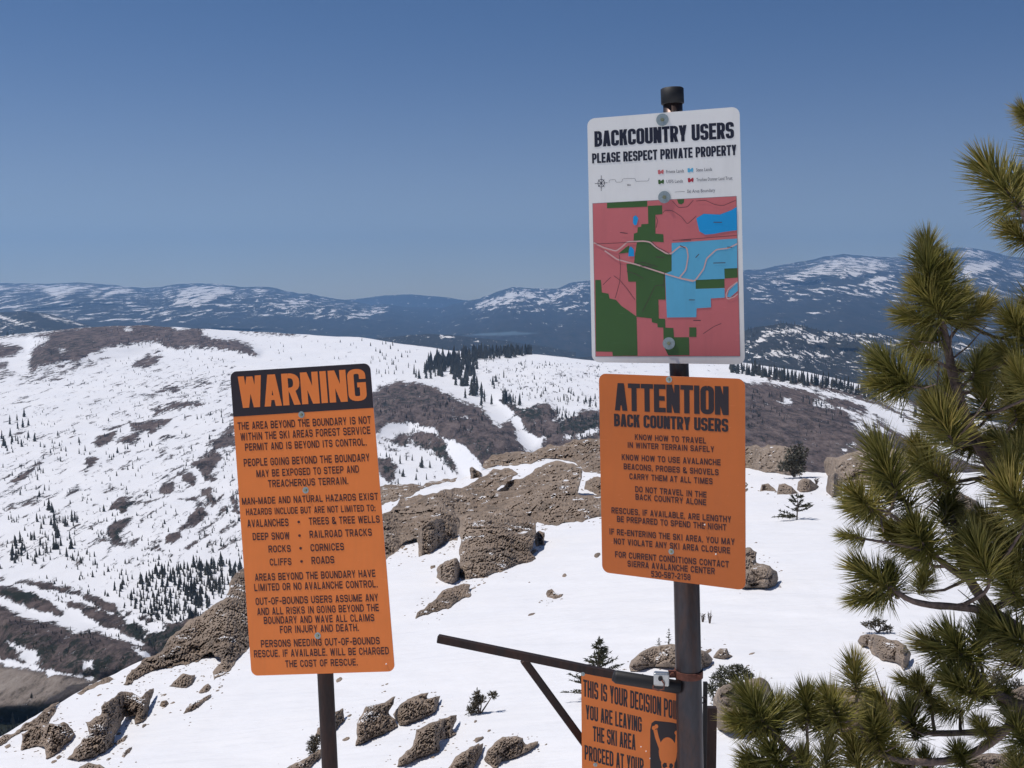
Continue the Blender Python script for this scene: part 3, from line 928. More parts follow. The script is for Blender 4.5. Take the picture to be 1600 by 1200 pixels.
ROCKS = [
    # name, label, polygon, kwargs
    ("rock_outcrop", "long upper rock rib cresting the ridge behind the orange attention sign", [(754, 731), (757, 720), (772, 710), (810, 705), (830, 707), (842, 701), (880, 695), (915, 686), (950, 678), (985, 682), (985, 735), (935, 740), (912, 737), (897, 722), (872, 717), (847, 717), (810, 727), (760, 734)], dict(lean=0.7, cell=1.6, bulge=0.5)),
    ("rock_outcrop", "low dark rock shelf against the right edge of the orange warning sign", [(560, 762), (594, 760), (610, 757), (635, 757), (660, 760), (672, 752), (715, 746), (712, 752), (685, 757), (647, 772), (627, 778), (595, 791), (560, 800)], dict(lean=0.7, cell=1.4, bulge=0.5)),
    ("rock_outcrop", "broad brown rock mass with ledges in the middle of the outcrop", [(560, 830), (595, 805), (615, 792), (627, 777), (655, 772), (710, 762), (750, 745), (795, 731), (810, 740), (797, 752), (772, 766), (841, 752), (850, 800), (838, 818), (800, 812), (760, 816), (716, 812), (715, 845), (705, 842), (685, 857), (654, 870), (654, 852), (652, 842), (627, 852), (620, 862), (601, 876), (560, 890)], dict(lean=0.45, cell=2.2, step=1.7, bulge=0.35)),
    ("rock_outcrop", "big layered rock slab rising beside the left edge of the attention sign", [(770, 768), (800, 750), (841, 730), (860, 722), (895, 724), (910, 734), (909, 748), (902, 770), (935, 772), (960, 775), (960, 803), (940, 807), (910, 816), (875, 820), (852, 820), (838, 815), (800, 800), (775, 788)], dict(lean=0.4, cell=2.0, step=1.7, bulge=0.35)),
    ("rock_outcrop", "steep square cliff block with a dark cleft on its left side", [(716, 808), (740, 800), (790, 796), (826, 806), (837, 818), (838, 830), (834, 845), (828, 862), (837, 872), (815, 880), (795, 887), (772, 895), (745, 903), (722, 907), (716, 900), (718, 875), (720, 850), (717, 830)], dict(lean=0.35, cell=1.5, step=1.5, bulge=0.22)),
    ("rock_outcrop", "rounded grey buttress at the foot of the square cliff block", [(697, 911), (682, 902), (682, 890), (695, 877), (712, 872), (718, 880), (719, 906), (712, 910)], dict(lean=0.1, cell=1.6)),
    ("rock_outcrop", "short rock buttress left of the square cliff block", [(654, 869), (653, 830), (670, 815), (700, 812), (713, 820), (711, 842), (705, 845), (685, 857)], dict(lean=0.15, cell=1.5, bulge=0.4)),
    ("standing_stone", "small pointed stone standing on the snow gap of the outcrop", [(735, 748), (734, 731), (738, 729), (744, 734), (753, 740), (751, 748)], dict(lean=0.1)),
    ("rock_outcrop", "dark knob of rock half hidden by the attention sign's left edge", [(913, 765), (915, 752), (928, 745), (950, 742), (955, 775), (930, 772)], dict(lean=0.3, cell=1.3)),
    ("rock_outcrop", "pointed tongue of dark rock lying on the snow below the cliff block", [(649, 967), (652, 957), (667, 947), (685, 930), (715, 915), (735, 913), (733, 920), (736, 932), (720, 937), (700, 952), (670, 960), (660, 961)], dict(lean=0.6)),
    ("rock", "crumbly stone pile at the right foot of the cliff block", [(834, 838), (842, 829), (851, 832), (851, 852), (838, 854)], dict(lean=0.3)),
    ("rock", "small dark rock alone on the open snow left of the attention sign", [(853, 928), (856, 922), (862, 920), (868, 926), (880, 928), (878, 932), (865, 936), (855, 933)], dict(lean=0.4)),
    ("rock", "broad rock with a white ice streak right of the warning sign post", [(555, 1165), (557, 1140), (561, 1122), (572, 1103), (592, 1100), (608, 1093), (618, 1088), (615, 1100), (607, 1114), (618, 1124), (622, 1134), (602, 1146), (590, 1150), (575, 1158)], dict(lean=0.35, cell=0.5)),
    ("rock", "jagged rock with two upturned points leaning up the slope", [(614, 1116), (624, 1102), (637, 1092), (655, 1085), (670, 1082), (665, 1092), (676, 1090), (688, 1087), (685, 1100), (682, 1111), (668, 1119), (650, 1127), (624, 1134), (618, 1124)], dict(lean=0.35, cell=0.5)),
    ("rock", "large slanting rock with a snow notch at its upper end", [(620, 1198), (624, 1184), (634, 1174), (645, 1165), (649, 1150), (650, 1140), (670, 1130), (695, 1122), (714, 1117), (711, 1130), (707, 1140), (714, 1146), (700, 1153), (687, 1157), (687, 1175), (670, 1180), (640, 1193)], dict(lean=0.35, cell=0.5)),
    ("rock", "rock cut by the bottom edge of the view below the notched rock", [(690, 1225), (700, 1200), (712, 1182), (732, 1170), (755, 1161), (753, 1177), (745, 1190), (730, 1215)], dict(lean=0.35, cell=0.45)),
    ("rock", "rough rock with a trailing tail under the gate arm", [(756, 1187), (762, 1172), (773, 1160), (785, 1151), (805, 1150), (817, 1153), (822, 1164), (832, 1160), (841, 1158), (840, 1164), (828, 1173), (818, 1178), (800, 1186), (785, 1187), (776, 1200), (770, 1200)], dict(lean=0.35, cell=0.45)),
    ("rock", "rock half hidden behind the warning sign post", [(492, 1150), (496, 1138), (510, 1122), (524, 1112), (536, 1106), (537, 1115), (539, 1126), (527, 1139), (512, 1150)], dict(lean=0.35)),
    ("rock", "flat rock at the bottom edge left of the warning sign post", [(440, 1208), (458, 1194), (475, 1186), (488, 1178), (502, 1170), (500, 1186), (485, 1200), (470, 1214)], dict(lean=0.4)),
    ("rock_outcrop", "craggy rock ridge rising behind the warning sign's left edge", [(192, 1070), (198, 1056), (216, 1040), (235, 1026), (260, 1005), (282, 985), (305, 965), (330, 948), (350, 936), (358, 915), (372, 892), (388, 878), (410, 870), (430, 900), (420, 960), (400, 1000), (385, 1018), (368, 1035), (345, 1056), (335, 1062), (332, 1050), (345, 1036), (347, 1028), (336, 1026), (330, 1018), (312, 1032), (290, 1040), (268, 1044), (250, 1045), (225, 1054), (205, 1069)], dict(lean=0.5, cell=0.9, step=1.6, bulge=0.35, frag=1.0)),
    ("rock_outcrop", "tall overhanging rock stack on the lower left snow", [(133, 1128), (150, 1119), (157, 1117), (158, 1104), (170, 1095), (190, 1080), (207, 1082), (220, 1090), (240, 1075), (236, 1092), (233, 1102), (227, 1125), (211, 1132), (212, 1117), (195, 1120), (187, 1138), (179, 1150), (178, 1165), (165, 1175), (140, 1184), (103, 1186), (115, 1173), (128, 1156), (140, 1145)], dict(lean=0.3, cell=0.7)),
    ("rock_outcrop", "blocky brown rock at the far lower left with a dropped corner", [(32, 1172), (33, 1146), (50, 1136), (80, 1130), (100, 1128), (112, 1138), (118, 1147), (105, 1160), (95, 1172), (71, 1186), (68, 1166), (50, 1168)], dict(lean=0.35, cell=0.7)),
    ("rock_outcrop", "thin rubble rib along the snow edge at far left", [(-40, 1178), (0, 1153), (40, 1129), (70, 1108), (93, 1096), (86, 1114), (76, 1130), (50, 1140), (20, 1151), (0, 1165)], dict(lean=0.6, cell=0.6)),
    ("rock", "thin line of rubble rock on the snow edge left of the craggy ridge", [(120, 1083), (133, 1074), (150, 1066), (172, 1057), (178, 1061), (162, 1069), (142, 1077), (127, 1086)], dict(lean=0.7)),
    ("rock", "narrow slanting rock below the craggy ridge", [(285, 1116), (293, 1104), (303, 1096), (318, 1090), (331, 1085), (326, 1093), (310, 1106), (296, 1112)], dict(lean=0.4)),
    ("rock", "small rubble rock just under the craggy ridge", [(310, 1083), (316, 1075), (325, 1068), (330, 1072), (326, 1080)], dict(lean=0.4)),
    ("rock", "low broken rock on the snow left of the narrow slanting rock", [(264, 1072), (275, 1062), (286, 1052), (305, 1054), (303, 1066), (292, 1075), (278, 1074)], dict(lean=0.4)),
    ("rock", "small round rock beside the tall rock stack", [(249, 1103), (252, 1096), (260, 1094), (264, 1100), (258, 1106)], dict(lean=0.3)),
    ("rock", "flat rock shard right of the tall rock stack", [(178, 1163), (188, 1155), (200, 1148), (196, 1157), (184, 1164)], dict(lean=0.4)),
    ("rock", "flat rock shard lowest beside the tall rock stack", [(190, 1182), (197, 1172), (207, 1166), (203, 1176), (194, 1184)], dict(lean=0.4)),
    ("rock", "smooth brown rock cut by the bottom edge at far left", [(118, 1212), (124, 1198), (138, 1191), (156, 1194), (170, 1206), (165, 1214)], dict(lean=0.3, mat="b")),
    ("boulder", "lumpy boulder stack peeking out right of the attention sign", [(1140, 912), (1140, 860), (1155, 856), (1172, 855), (1183, 863), (1182, 879), (1203, 884), (1214, 893), (1216, 905), (1212, 915), (1190, 919), (1160, 919)], dict(lean=0.15, cell=1.0, mat="b")),
    ("boulder", "leftmost of three small boulders in a row on the upper snow", [(1187, 768), (1190, 757), (1200, 755), (1210, 763), (1214, 768), (1200, 767)], dict(lean=0.15, mat="b", amp=0.04)),
    ("boulder", "wedge shaped middle boulder of the three in a row", [(1214, 773), (1217, 756), (1226, 755), (1237, 760), (1248, 771), (1235, 773)], dict(lean=0.15, mat="b", amp=0.04)),
    ("boulder", "rounded biggest boulder of the three in a row", [(1245, 765), (1247, 753), (1255, 747), (1266, 749), (1280, 760), (1274, 766), (1262, 769), (1250, 769)], dict(lean=0.15, mat="b", amp=0.04)),
    ("rock_outcrop", "dark broken rocks on the snow crest right of the attention sign", [(1140, 738), (1140, 696), (1165, 698), (1178, 695), (1190, 700), (1200, 694), (1222, 697), (1239, 699), (1248, 706), (1252, 735), (1240, 742), (1218, 740), (1200, 738), (1175, 733)], dict(lean=0.2, cell=1.8, mat="b")),
    ("boulder", "long smooth tan boulder on the snow crest behind the pine", [(1296, 747), (1289, 738), (1287, 722), (1292, 714), (1308, 715), (1325, 708), (1350, 702), (1370, 699), (1400, 702), (1430, 713), (1452, 738), (1445, 755), (1400, 760), (1350, 757), (1310, 752)], dict(lean=0.15, cell=3.0, mat="b", amp=0.03, bulge=0.6)),
    ("boulder", "brown block tucked under the long smooth boulder", [(1291, 768), (1294, 742), (1304, 738), (1314, 746), (1316, 775), (1300, 778)], dict(lean=0.1, mat="b")),
    ("boulder", "overhanging boulder with a tiny flat-topped tree growing on it", [(1340, 1002), (1345, 993), (1358, 991), (1375, 993), (1400, 1000), (1416, 1008), (1424, 1022), (1420, 1038), (1412, 1048), (1402, 1036), (1380, 1033), (1362, 1022), (1356, 1010), (1347, 1012)], dict(lean=0.2, mat="b", cell=0.8)),
    ("boulder", "grey boulder showing between the lower pine tufts", [(1272, 1090), (1276, 1075), (1292, 1070), (1320, 1074), (1348, 1077), (1370, 1084), (1400, 1094), (1412, 1108), (1405, 1128), (1350, 1136), (1290, 1132), (1276, 1118)], dict(lean=0.15, mat="b", cell=0.9)),
    ("boulder", "half-buried round boulder behind the thick sign post", [(983, 1042), (986, 1032), (1000, 1020), (1020, 1010), (1050, 1006), (1080, 1010), (1104, 1018), (1114, 1030), (1110, 1040), (1085, 1047), (1050, 1044), (1030, 1043), (1010, 1044), (995, 1050), (985, 1049)], dict(lean=0.15, mat="b", amp=0.04, cell=0.7)),
    ("boulder", "small boulder right of the thick sign post", [(1114, 1027), (1120, 1018), (1125, 1013), (1136, 1013), (1139, 1022), (1145, 1025), (1132, 1030)], dict(lean=0.15, mat="b", amp=0.04)),
    ("boulder", "large boulder behind the lowest pine tufts next to the post", [(1114, 1128), (1114, 1092), (1122, 1076), (1140, 1068), (1162, 1066), (1188, 1058), (1203, 1070), (1212, 1095), (1208, 1128), (1190, 1140), (1150, 1143), (1122, 1140)], dict(lean=0.1, mat="b", cell=0.8)),
    ("boulder", "rock seen through the pine branches below the skyline", [(1460, 802), (1476, 778), (1500, 768), (1526, 782), (1540, 800), (1520, 812), (1480, 812)], dict(lean=0.1, mat="b", cell=1.5)),
    ("boulder", "brown boulder at the lower right corner beneath the pine", [(1490, 1225), (1510, 1190), (1535, 1178), (1570, 1176), (1620, 1186), (1660, 1225)], dict(lean=0.1, mat="b", cell=0.7)),
    ("boulder", "brown boulder behind the right edge of the pine tree", [(1560, 1092), (1580, 1078), (1610, 1072), (1640, 1085), (1650, 1110), (1600, 1118), (1565, 1112)], dict(lean=0.1, mat="b", cell=0.7)),
]
for k, (nm, lb, pl, kw) in enumerate(ROCKS):
    kw = dict(kw)
    if kw.get("mat") == "b":
        kw["mat"] = M_ROCK2; kw.setdefault("frag", 0.3)
    rock(nm, lb, pl, seed=k + 3, **kw)

# small stones poking out of the snow
CHIPS = [(830, 960, 6, 2), (882, 899, 4, 3), (859, 941, 5, 2), (845, 940, 4, 2), (933, 868, 6, 4), (1107, 1017, 5, 3), (628, 855, 5, 2), (634, 858, 4, 2), (676, 886, 5, 3), (748, 1155, 9, 4), (524, 1118, 6, 3),
         (546, 1118, 4, 2), (540, 1155, 7, 3), (736, 1168, 5, 2), (743, 1127, 3, 2), (764, 1142, 3, 2), (747, 1163, 3, 1.5), (1175, 1021, 5, 1.6), (1169, 1040, 3, 1.2), (740, 919, 4, 1.5), (748, 914, 3, 1.2), (757, 911, 3, 1),
         (225, 1134, 4, 3), (40, 1160, 5, 3), (155, 1086, 4, 1.5), (270, 1098, 4, 1.5), (620, 857, 4, 2), (604, 1069, 3, 1.2), (598, 1071, 3, 1), (1165, 758, 4, 4), (1166, 766, 3, 3), (530, 1062, 7, 4), (345, 1073, 4, 2), (340, 1079, 3, 1.5),
         (298, 1101, 3, 2), (12, 1166, 5, 3), (186, 1146, 4, 2), (170, 1186, 4, 2), (256, 1086, 5, 2), (716, 925, 6, 3), (840, 835, 5, 3), (834, 862, 5, 4), (725, 928, 5, 2), (640, 1190, 8, 3), (676, 1183, 5, 2), (84, 1190, 6, 3), (92, 1183, 5, 3)]
NEARBY = [(870, 928, "the lone dark rock left of the attention sign"), (690, 940, "the pointed rock tongue below the cliff block"), (780, 850, "the square cliff block"), (628, 856, "the shadowed foot of the brown rock mass"),
          (590, 1130, "the ice-streaked rock"), (650, 1105, "the jagged two-pointed rock"), (680, 1150, "the notched slanting rock"), (745, 1155, "the brown shrub under the gate arm"), (520, 1120, "the rock behind the warning sign post"),
          (1170, 1022, "the boulder right of the thick post"), (1165, 762, "the right edge of the attention sign"), (190, 1125, "the overhanging rock stack"), (60, 1160, "the blocky rock at far lower left"), (160, 1080, "the thin rubble rib"),
          (340, 1075, "the foot of the craggy ridge"), (300, 1100, "the narrow slanting rock"), (265, 1095, "the small round rock"), (600, 1070, "the lower right corner of the warning sign"), (1107, 1017, "the half-buried round boulder"), (530, 1062, "the top of the warning sign post")]
for k, (x, y, w, h) in enumerate(CHIPS):
    near = min(NEARBY, key=lambda q: (q[0] - x) ** 2 + (q[1] - y) ** 2)
    size = "small" if w * h > 14 else "tiny"
    rnd = random.Random(k)
    pl = []
    for a in range(9):
        an = 2 * math.pi * a / 9
        r = rnd.uniform(0.7, 1.15)
        cx_, sy_ = math.cos(an) * w * r, math.sin(an) * h * r
        pl.append((x + cx_, y - cx_ * 0.35 + sy_))
    rock("stone", "%s dark stone in the snow by %s" % (size, near[2]), pl, step=1.2, seed=200 + k, its=1, cat="stone", group="small stones poking through the snow", cell=0.25, lean=0.6, frag=0.0, bulge=1.0)

rr_ = random.Random(99)
V_ = []; F_ = []
for (nm, lb, pl, kw) in ROCKS:
    P = np.array(pl, float)
    area = (P[:, 0].max() - P[:, 0].min()) * (P[:, 1].max() - P[:, 1].min())
    for _ in range(int(6 + area / 260)):
        k = rr_.randrange(len(P)); a = P[k]; b = P[(k + 1) % len(P)]
        t = rr_.random(); off = abs(rr_.gauss(0, 9)) + 1.5
        e = b - a; L = np.linalg.norm(e) + 1e-6; n = np.array([e[1], -e[0]]) / L
        q = a + e * t + n * off
        s_, _, _ = sdist(np.array([q[0]]), np.array([q[1]]), P)
        if s_[0] > 0: q = a + e * t - n * off
        if q[1] < float(ip(q[0], NEAR_TOP)) + 6: continue
        d = float(Ds(q[0], q[1])); m_ = d / F; r = rr_.uniform(0.5, 2.4) * m_
        c = W(q[0], q[1], d)
        i = len(V_)
        for dx, dy, dz in ((1, 0, 0), (0.2, 1, 0), (-1, .2, 0), (-.2, -1, 0), (0, 0, .8), (0, 0, -.8)):
            V_.append(c + np.array([dx, dy, dz]) * r * np.array([rr_.uniform(.7, 1.6), rr_.uniform(.7, 1.4), rr_.uniform(.5, 1)]))
        for f_ in ((0, 1, 4), (1, 2, 4), (2, 3, 4), (3, 0, 4), (1, 0, 5), (2, 1, 5), (3, 2, 5), (0, 3, 5)): F_.append(tuple(i + j for j in f_))
o = mesh_py("rubble", V_, F_, M_ROCK)
tag(o, "crumbs of broken rock strewn on the snow round the outcrops", "rubble", None, "stuff")

# ------------------------------------------------------------------ distant conifers
def conifer_geo(seed, tiers=7, pts=7, h=1.0, r=0.20, base=0.06):
    rnd = random.Random(seed)
    V = []; Fs = []
    lean = (rnd.uniform(-0.03, 0.03), rnd.uniform(-0.03, 0.03))
    # trunk
    for z, rr in ((0.0, 0.016), (0.35, 0.012)):
        for k in range(4):
            V.append((rr * math.cos(k * math.pi / 2), rr * math.sin(k * math.pi / 2), z))
    for k in range(4):
        Fs.append((k, (k + 1) % 4, 4 + (k + 1) % 4, 4 + k))
    for t in range(tiers):
        f = t / (tiers - 1)
        z0 = base + (0.88 - base) * f
        R = r * (1 - f) ** 0.8 + 0.018
        top = z0 + (1 - base) / tiers * 1.9
        a = len(V)
        V.append((lean[0] * top, lean[1] * top, min(top, 1.0)))
        rot = rnd.uniform(0, 6)
        for k in range(pts * 2):
            an = rot + math.pi * k / pts
            rr = R * (rnd.uniform(0.75, 1.2) if k % 2 == 0 else rnd.uniform(0.35, 0.6))
            zz = z0 - (0.03 if k % 2 == 0 else -0.01) + rnd.uniform(-0.015, 0.015)
            V.append((lean[0] * zz + rr * math.cos(an), lean[1] * zz + rr * math.sin(an), zz))
        for k in range(pts * 2):
            Fs.append((a, a + 1 + k, a + 1 + (k + 1) % (pts * 2)))
    return np.array(V), Fs


CON = [conifer_geo(s, tiers=6 + s % 3, r=0.11 + 0.025 * (s % 4)) for s in range(7)]
CON_ME = []
for s, (V, Fs) in enumerate(CON):
    me = bpy.data.meshes.new("conifer_shape")
    me.from_pydata([tuple(v) for v in V], [], Fs)
    me.materials.append(M_CONIF); me.update()
    CON_ME.append(me)

rnd = random.Random(77)
TR = []   # px, py(foot), height px, region


def scatter(poly, n, hmin, hmax, reg, bias=None):
    P = np.array(poly, float); k = 0; guard = 0
    while k < n and guard < n * 60:
        guard += 1
        x = rnd.uniform(P[:, 0].min(), P[:, 0].max()); y = rnd.uniform(P[:, 1].min(), P[:, 1].max())
        s, _, _ = sdist(np.array([x]), np.array([y]), P)
        if s[0] < 0: continue
        cl = float(vnoise(np.array([[x / 22, y / 14, 3.3]]), 8)[0])
        if bias is not None and rnd.random() > 0.5 + bias * cl: continue
        TR.append((x, y, rnd.uniform(hmin, hmax) * (0.7 + 0.3 * rnd.random()), reg))
        k += 1


# grove on the crest
for _ in range(230):
    t = rnd.random()
    x = 668 + t * 162
    y = 566 - 16 * t + rnd.uniform(-8, 6) + (8 if x < 720 else 0)
    TR.append((x, y, rnd.uniform(11, 19), "grove"))
scatter([(664, 592), (663, 572), (690, 562), (745, 560), (742, 600), (756, 618), (742, 622), (728, 606), (712, 604), (700, 592)], 130, 14, 30, "grove")
for x, y, h in [(647, 585, 18), (650, 590, 15), (655, 592, 17), (757, 628, 22), (753, 622, 18), (745, 612, 26), (788, 614, 10), (790, 630, 26), (795, 628, 15), (768, 632, 18), (752, 634, 22), (737, 618, 30), (741, 615, 26), (770, 602, 16), (775, 598, 14), (787, 592, 16), (745, 578, 24), (772, 608, 12), (805, 630, 10), (727, 622, 18), (693, 580, 40)]:
    TR.append((x, y, h, "grove"))
# snowfield scatter
scatter([(0, 600), (100, 585), (230, 560), (360, 560), (360, 640), (200, 660), (0, 700)], 190, 3, 6.5, "field", 0.9)
scatter([(0, 640), (60, 650), (70, 710), (0, 720)], 16, 12, 20, "field")
scatter([(0, 690), (360, 640), (372, 800), (0, 820)], 330, 4, 12, "field", 0.9)
scatter([(0, 800), (375, 800), (388, 880), (0, 900)], 330, 6, 16, "field", 0.9)
scatter([(75, 800), (125, 800), (120, 885), (10, 885), (15, 860)], 70, 13, 27, "clump")
scatter([(120, 880), (390, 880), (350, 930), (200, 930), (120, 915)], 170, 8, 19, "field", 0.7)
scatter([(175, 925), (240, 900), (330, 885), (385, 890), (340, 945), (280, 990), (260, 985), (200, 960)], 230, 13, 31, "clump")
scatter([(40, 905), (120, 915), (180, 940), (90, 945)], 40, 10, 18, "field", 0.7)
scatter([(185, 940), (300, 925), (350, 935), (300, 985), (235, 975)], 130, 14, 27, "clump")
scatter([(190, 955), (270, 975), (335, 950), (300, 1000), (240, 1025), (205, 995)], 90, 11, 22, "field")
scatter([(0, 985), (140, 1010), (230, 1030), (150, 1060), (0, 1020)], 60, 10, 18, "field", 0.7)
scatter([(-20, 1110), (90, 1098), (40, 1150), (-20, 1170)], 60, 20, 34, "clump")
scatter([(560, 530), (660, 545), (650, 590), (590, 590)], 45, 5, 10, "field", 0.8)
scatter([(750, 562), (940, 570), (940, 640), (870, 630), (800, 625), (760, 600)], 300, 3, 8, "field", 0.8)
scatter([(830, 590), (940, 590), (940, 640), (830, 620)], 40, 8, 14, "field", 0.7)
scatter([(785, 625), (815, 625), (812, 636), (786, 632)], 14, 14, 22, "grove")
scatter([(590, 690), (700, 700), (710, 760), (600, 765)], 26, 8, 14, "field")
for x, y, h in [(625, 728, 20), (635, 722, 14), (644, 722, 14), (659, 732, 22), (672, 732, 14), (650, 750, 12), (630, 745, 14)]:
    TR.append((x, y, h, "field"))
scatter([(583, 615), (620, 600), (700, 620), (770, 655), (815, 700), (750, 722), (690, 676), (600, 660)], 230, 4, 10, "brushy", 1.0)
scatter([(810, 640), (870, 640), (940, 650), (940, 690), (840, 685)], 140, 5, 11, "brushy", 1.0)
scatter([(1165, 610), (1300, 625), (1360, 690), (1290, 720), (1170, 690)], 200, 4, 11, "brushy", 1.0)
scatter([(50, 530), (150, 515), (320, 516), (395, 545), (300, 542), (150, 545), (60, 572)], 150, 3, 6, "brushy", 1.0)
scatter([(0, 905), (130, 928), (190, 958), (160, 975), (60, 950), (0, 925)], 110, 8, 16, "field", 0.9)
scatter([(0, 965), (90, 985), (200, 1000), (240, 1030), (150, 1050), (60, 1035), (0, 1020)], 200, 7, 15, "field", 0.9)
scatter([(590, 712), (620, 725), (610, 755)], 16, 8, 14, "field")
scatter([(600, 684), (660, 672), (700, 693), (715, 742), (640, 697)], 50, 5, 11, "field", 0.8)
# band along the right-hand crest
for _ in range(150):
    t = rnd.random()
    x = 1140 + t * 240
    y = float(np.interp(x, [1140, 1165, 1240, 1315, 1380], [583, 585, 600, 612, 628])) + rnd.uniform(-7, 1)
    if vnoise(np.array([[x / 14, 0.2, 0.1]]), 4)[0] < -0.45: continue
    TR.append((x, y, rnd.uniform(13, 24), "band"))
scatter([(1400, 630), (1600, 680), (1600, 730), (1420, 690)], 60, 10, 20, "band")
scatter([(410, 530), (560, 535), (560, 570), (410, 560)], 20, 4, 6, "field")
scatter([(10, 518), (22, 518), (22, 524), (10, 524)], 4, 8, 10, "field")
scatter([(100, 560), (380, 545), (380, 600), (120, 600)], 40, 3.5, 6, "field")

TR.sort(key=lambda q: -q[2])
arrx = np.array([q[0] for q in TR]); arry = np.array([q[1] for q in TR])
# keep feet on the terrain sheet
arry = np.maximum(arry, ip(arrx, MID_TOP) + 1.0)
dep = mid_depth(arrx, arry)
tp = W(arrx, arry, dep)
LBL = {"grove": ("dark conifer in the dense grove on the snowfield crest", "conifers of the grove on the crest"),
       "band": ("dark conifer in the tree band along the right-hand snow crest", "conifers of the right-hand tree band"),
       "clump": ("tall dark conifer in the thick stands below the left snowfield", "conifers in the stands below the left snowfield"),
       "field": ("small dark conifer scattered singly on the far snowfield", "conifers scattered over the far snowfield"),
       "brushy": ("small dark conifer among the brown brush of a far knoll", "conifers on the brushy knolls")}
restV = []; restF = []; nb = 0
for i, (x, y, h, reg) in enumerate(TR):
    hm = h * dep[i] / F
    v = i % 7
    fat = rnd.uniform(0.85, 1.35)
    rz = rnd.uniform(0, 6.28)
    if i < 300:
        sz = "tall" if h > (27 if reg == "clump" else 20) else "short"
        o = bpy.data.objects.new("conifer_tree", CON_ME[v])
        o.location = (tp[i][0], tp[i][1], tp[i][2] - hm * 0.03)
        o.scale = (hm * fat, hm * fat, hm)
        o.rotation_euler = (0, 0, rz)
        COL.objects.link(o)
        lb, gp = LBL[reg]
        if reg == "clump":
            where = "in the dark stand at the bottom left corner" if y > 1090 else ("in the stand below the left edge snowfield" if y < 890 and x < 140 else
                    ("at the left end of the valley stand" if x < 235 else ("in the middle of the valley stand" if x < 300 else "in the valley stand beside the warning sign")))
            lb = "%s dark conifer %s" % (sz, where)
        elif reg == "grove":
            where = "left part of the crest grove" if x < 700 else ("middle of the crest grove" if x < 760 else "thin right end of the crest grove")
            if y > 598: where = "straggling lower tongue of the crest grove"
            lb = "%s dark conifer in the %s" % (sz, where)
        elif reg == "band":
            where = "next to the white map sign" if x < 1200 else ("in its middle stretch" if x < 1290 else "close to the pine branches")
            lb = "%s conifer of the right-hand crest band %s" % (sz, where)
        tag(o, lb, "tree", gp)
    else:
        V, Fs = CON[v]
        c, s = math.cos(rz), math.sin(rz)
        Q = np.stack([(V[:, 0] * c - V[:, 1] * s) * hm * fat + tp[i][0], (V[:, 0] * s + V[:, 1] * c) * hm * fat + tp[i][1], V[:, 2] * hm + tp[i][2] - hm * 0.03], -1)
        restV.append(Q)
        for q in Fs: restF.append(tuple(nb + k for k in q))
        nb += len(V)
o = mesh_py("distant_conifers", np.concatenate(restV, 0), restF, M_CONIF)
tag(o, "hundreds of tiny dark conifers sprinkled over the far snowfield", "trees", None, "stuff")
print("trees", len(TR))
# trees fringing the far dark hill
V_ = []; F_ = []; nb = 0
for k in range(520):
    x = rnd.uniform(1165, 1640)
    yt = float(ip(x, HILL_TOP))
    t = rnd.random() ** 1.6
    y = yt + 1.5 + t * 60
    tt = (y - yt) / (720 - yt)
    d = 1 / ((1 / 6500) * (1 - tt) + (1 / 3600) * tt) * 0.985
    p = W(x, y, d); hm = rnd.uniform(4, 7.5) * d / F
    V, Fs = CON[k % 7]
    V_.append(V * np.array([hm * 1.2, hm * 1.2, hm]) + p)
    for q in Fs: F_.append(tuple(nb + j for j in q))
    nb += len(V)
o = mesh_py("hill_forest", np.concatenate(V_, 0), F_, M_CONIF)
tag(o, "far-off conifers along the dark hill right of the white sign", "trees", None, "stuff")


# ------------------------------------------------------------------ nearer small trees and shrubs
def spray(V, Fs, p, dirv, L, wd, rnd, n=10):
    """A foliage spray: small leaf-sized slivers along a twig."""
    dirv = dirv / np.linalg.norm(dirv)
    for k in range(n):
        t = rnd.random()
        c = p + dirv * L * t
        a = np.array([rnd.gauss(0, 1), rnd.gauss(0, 1), rnd.gauss(0, 0.7)]); a /= np.linalg.norm(a)
        e = dirv * rnd.uniform(0.2, 0.9) + a * 0.8
        e /= np.linalg.norm(e)
        b = np.cross(e, a); b /= (np.linalg.norm(b) + 1e-9)
        l = wd * rnd.uniform(0.7, 1.3)
        i = len(V)
        V += [c - b * l * 0.22, c + b * l * 0.22, c + e * l]
        Fs.append((i, i + 1, i + 2))


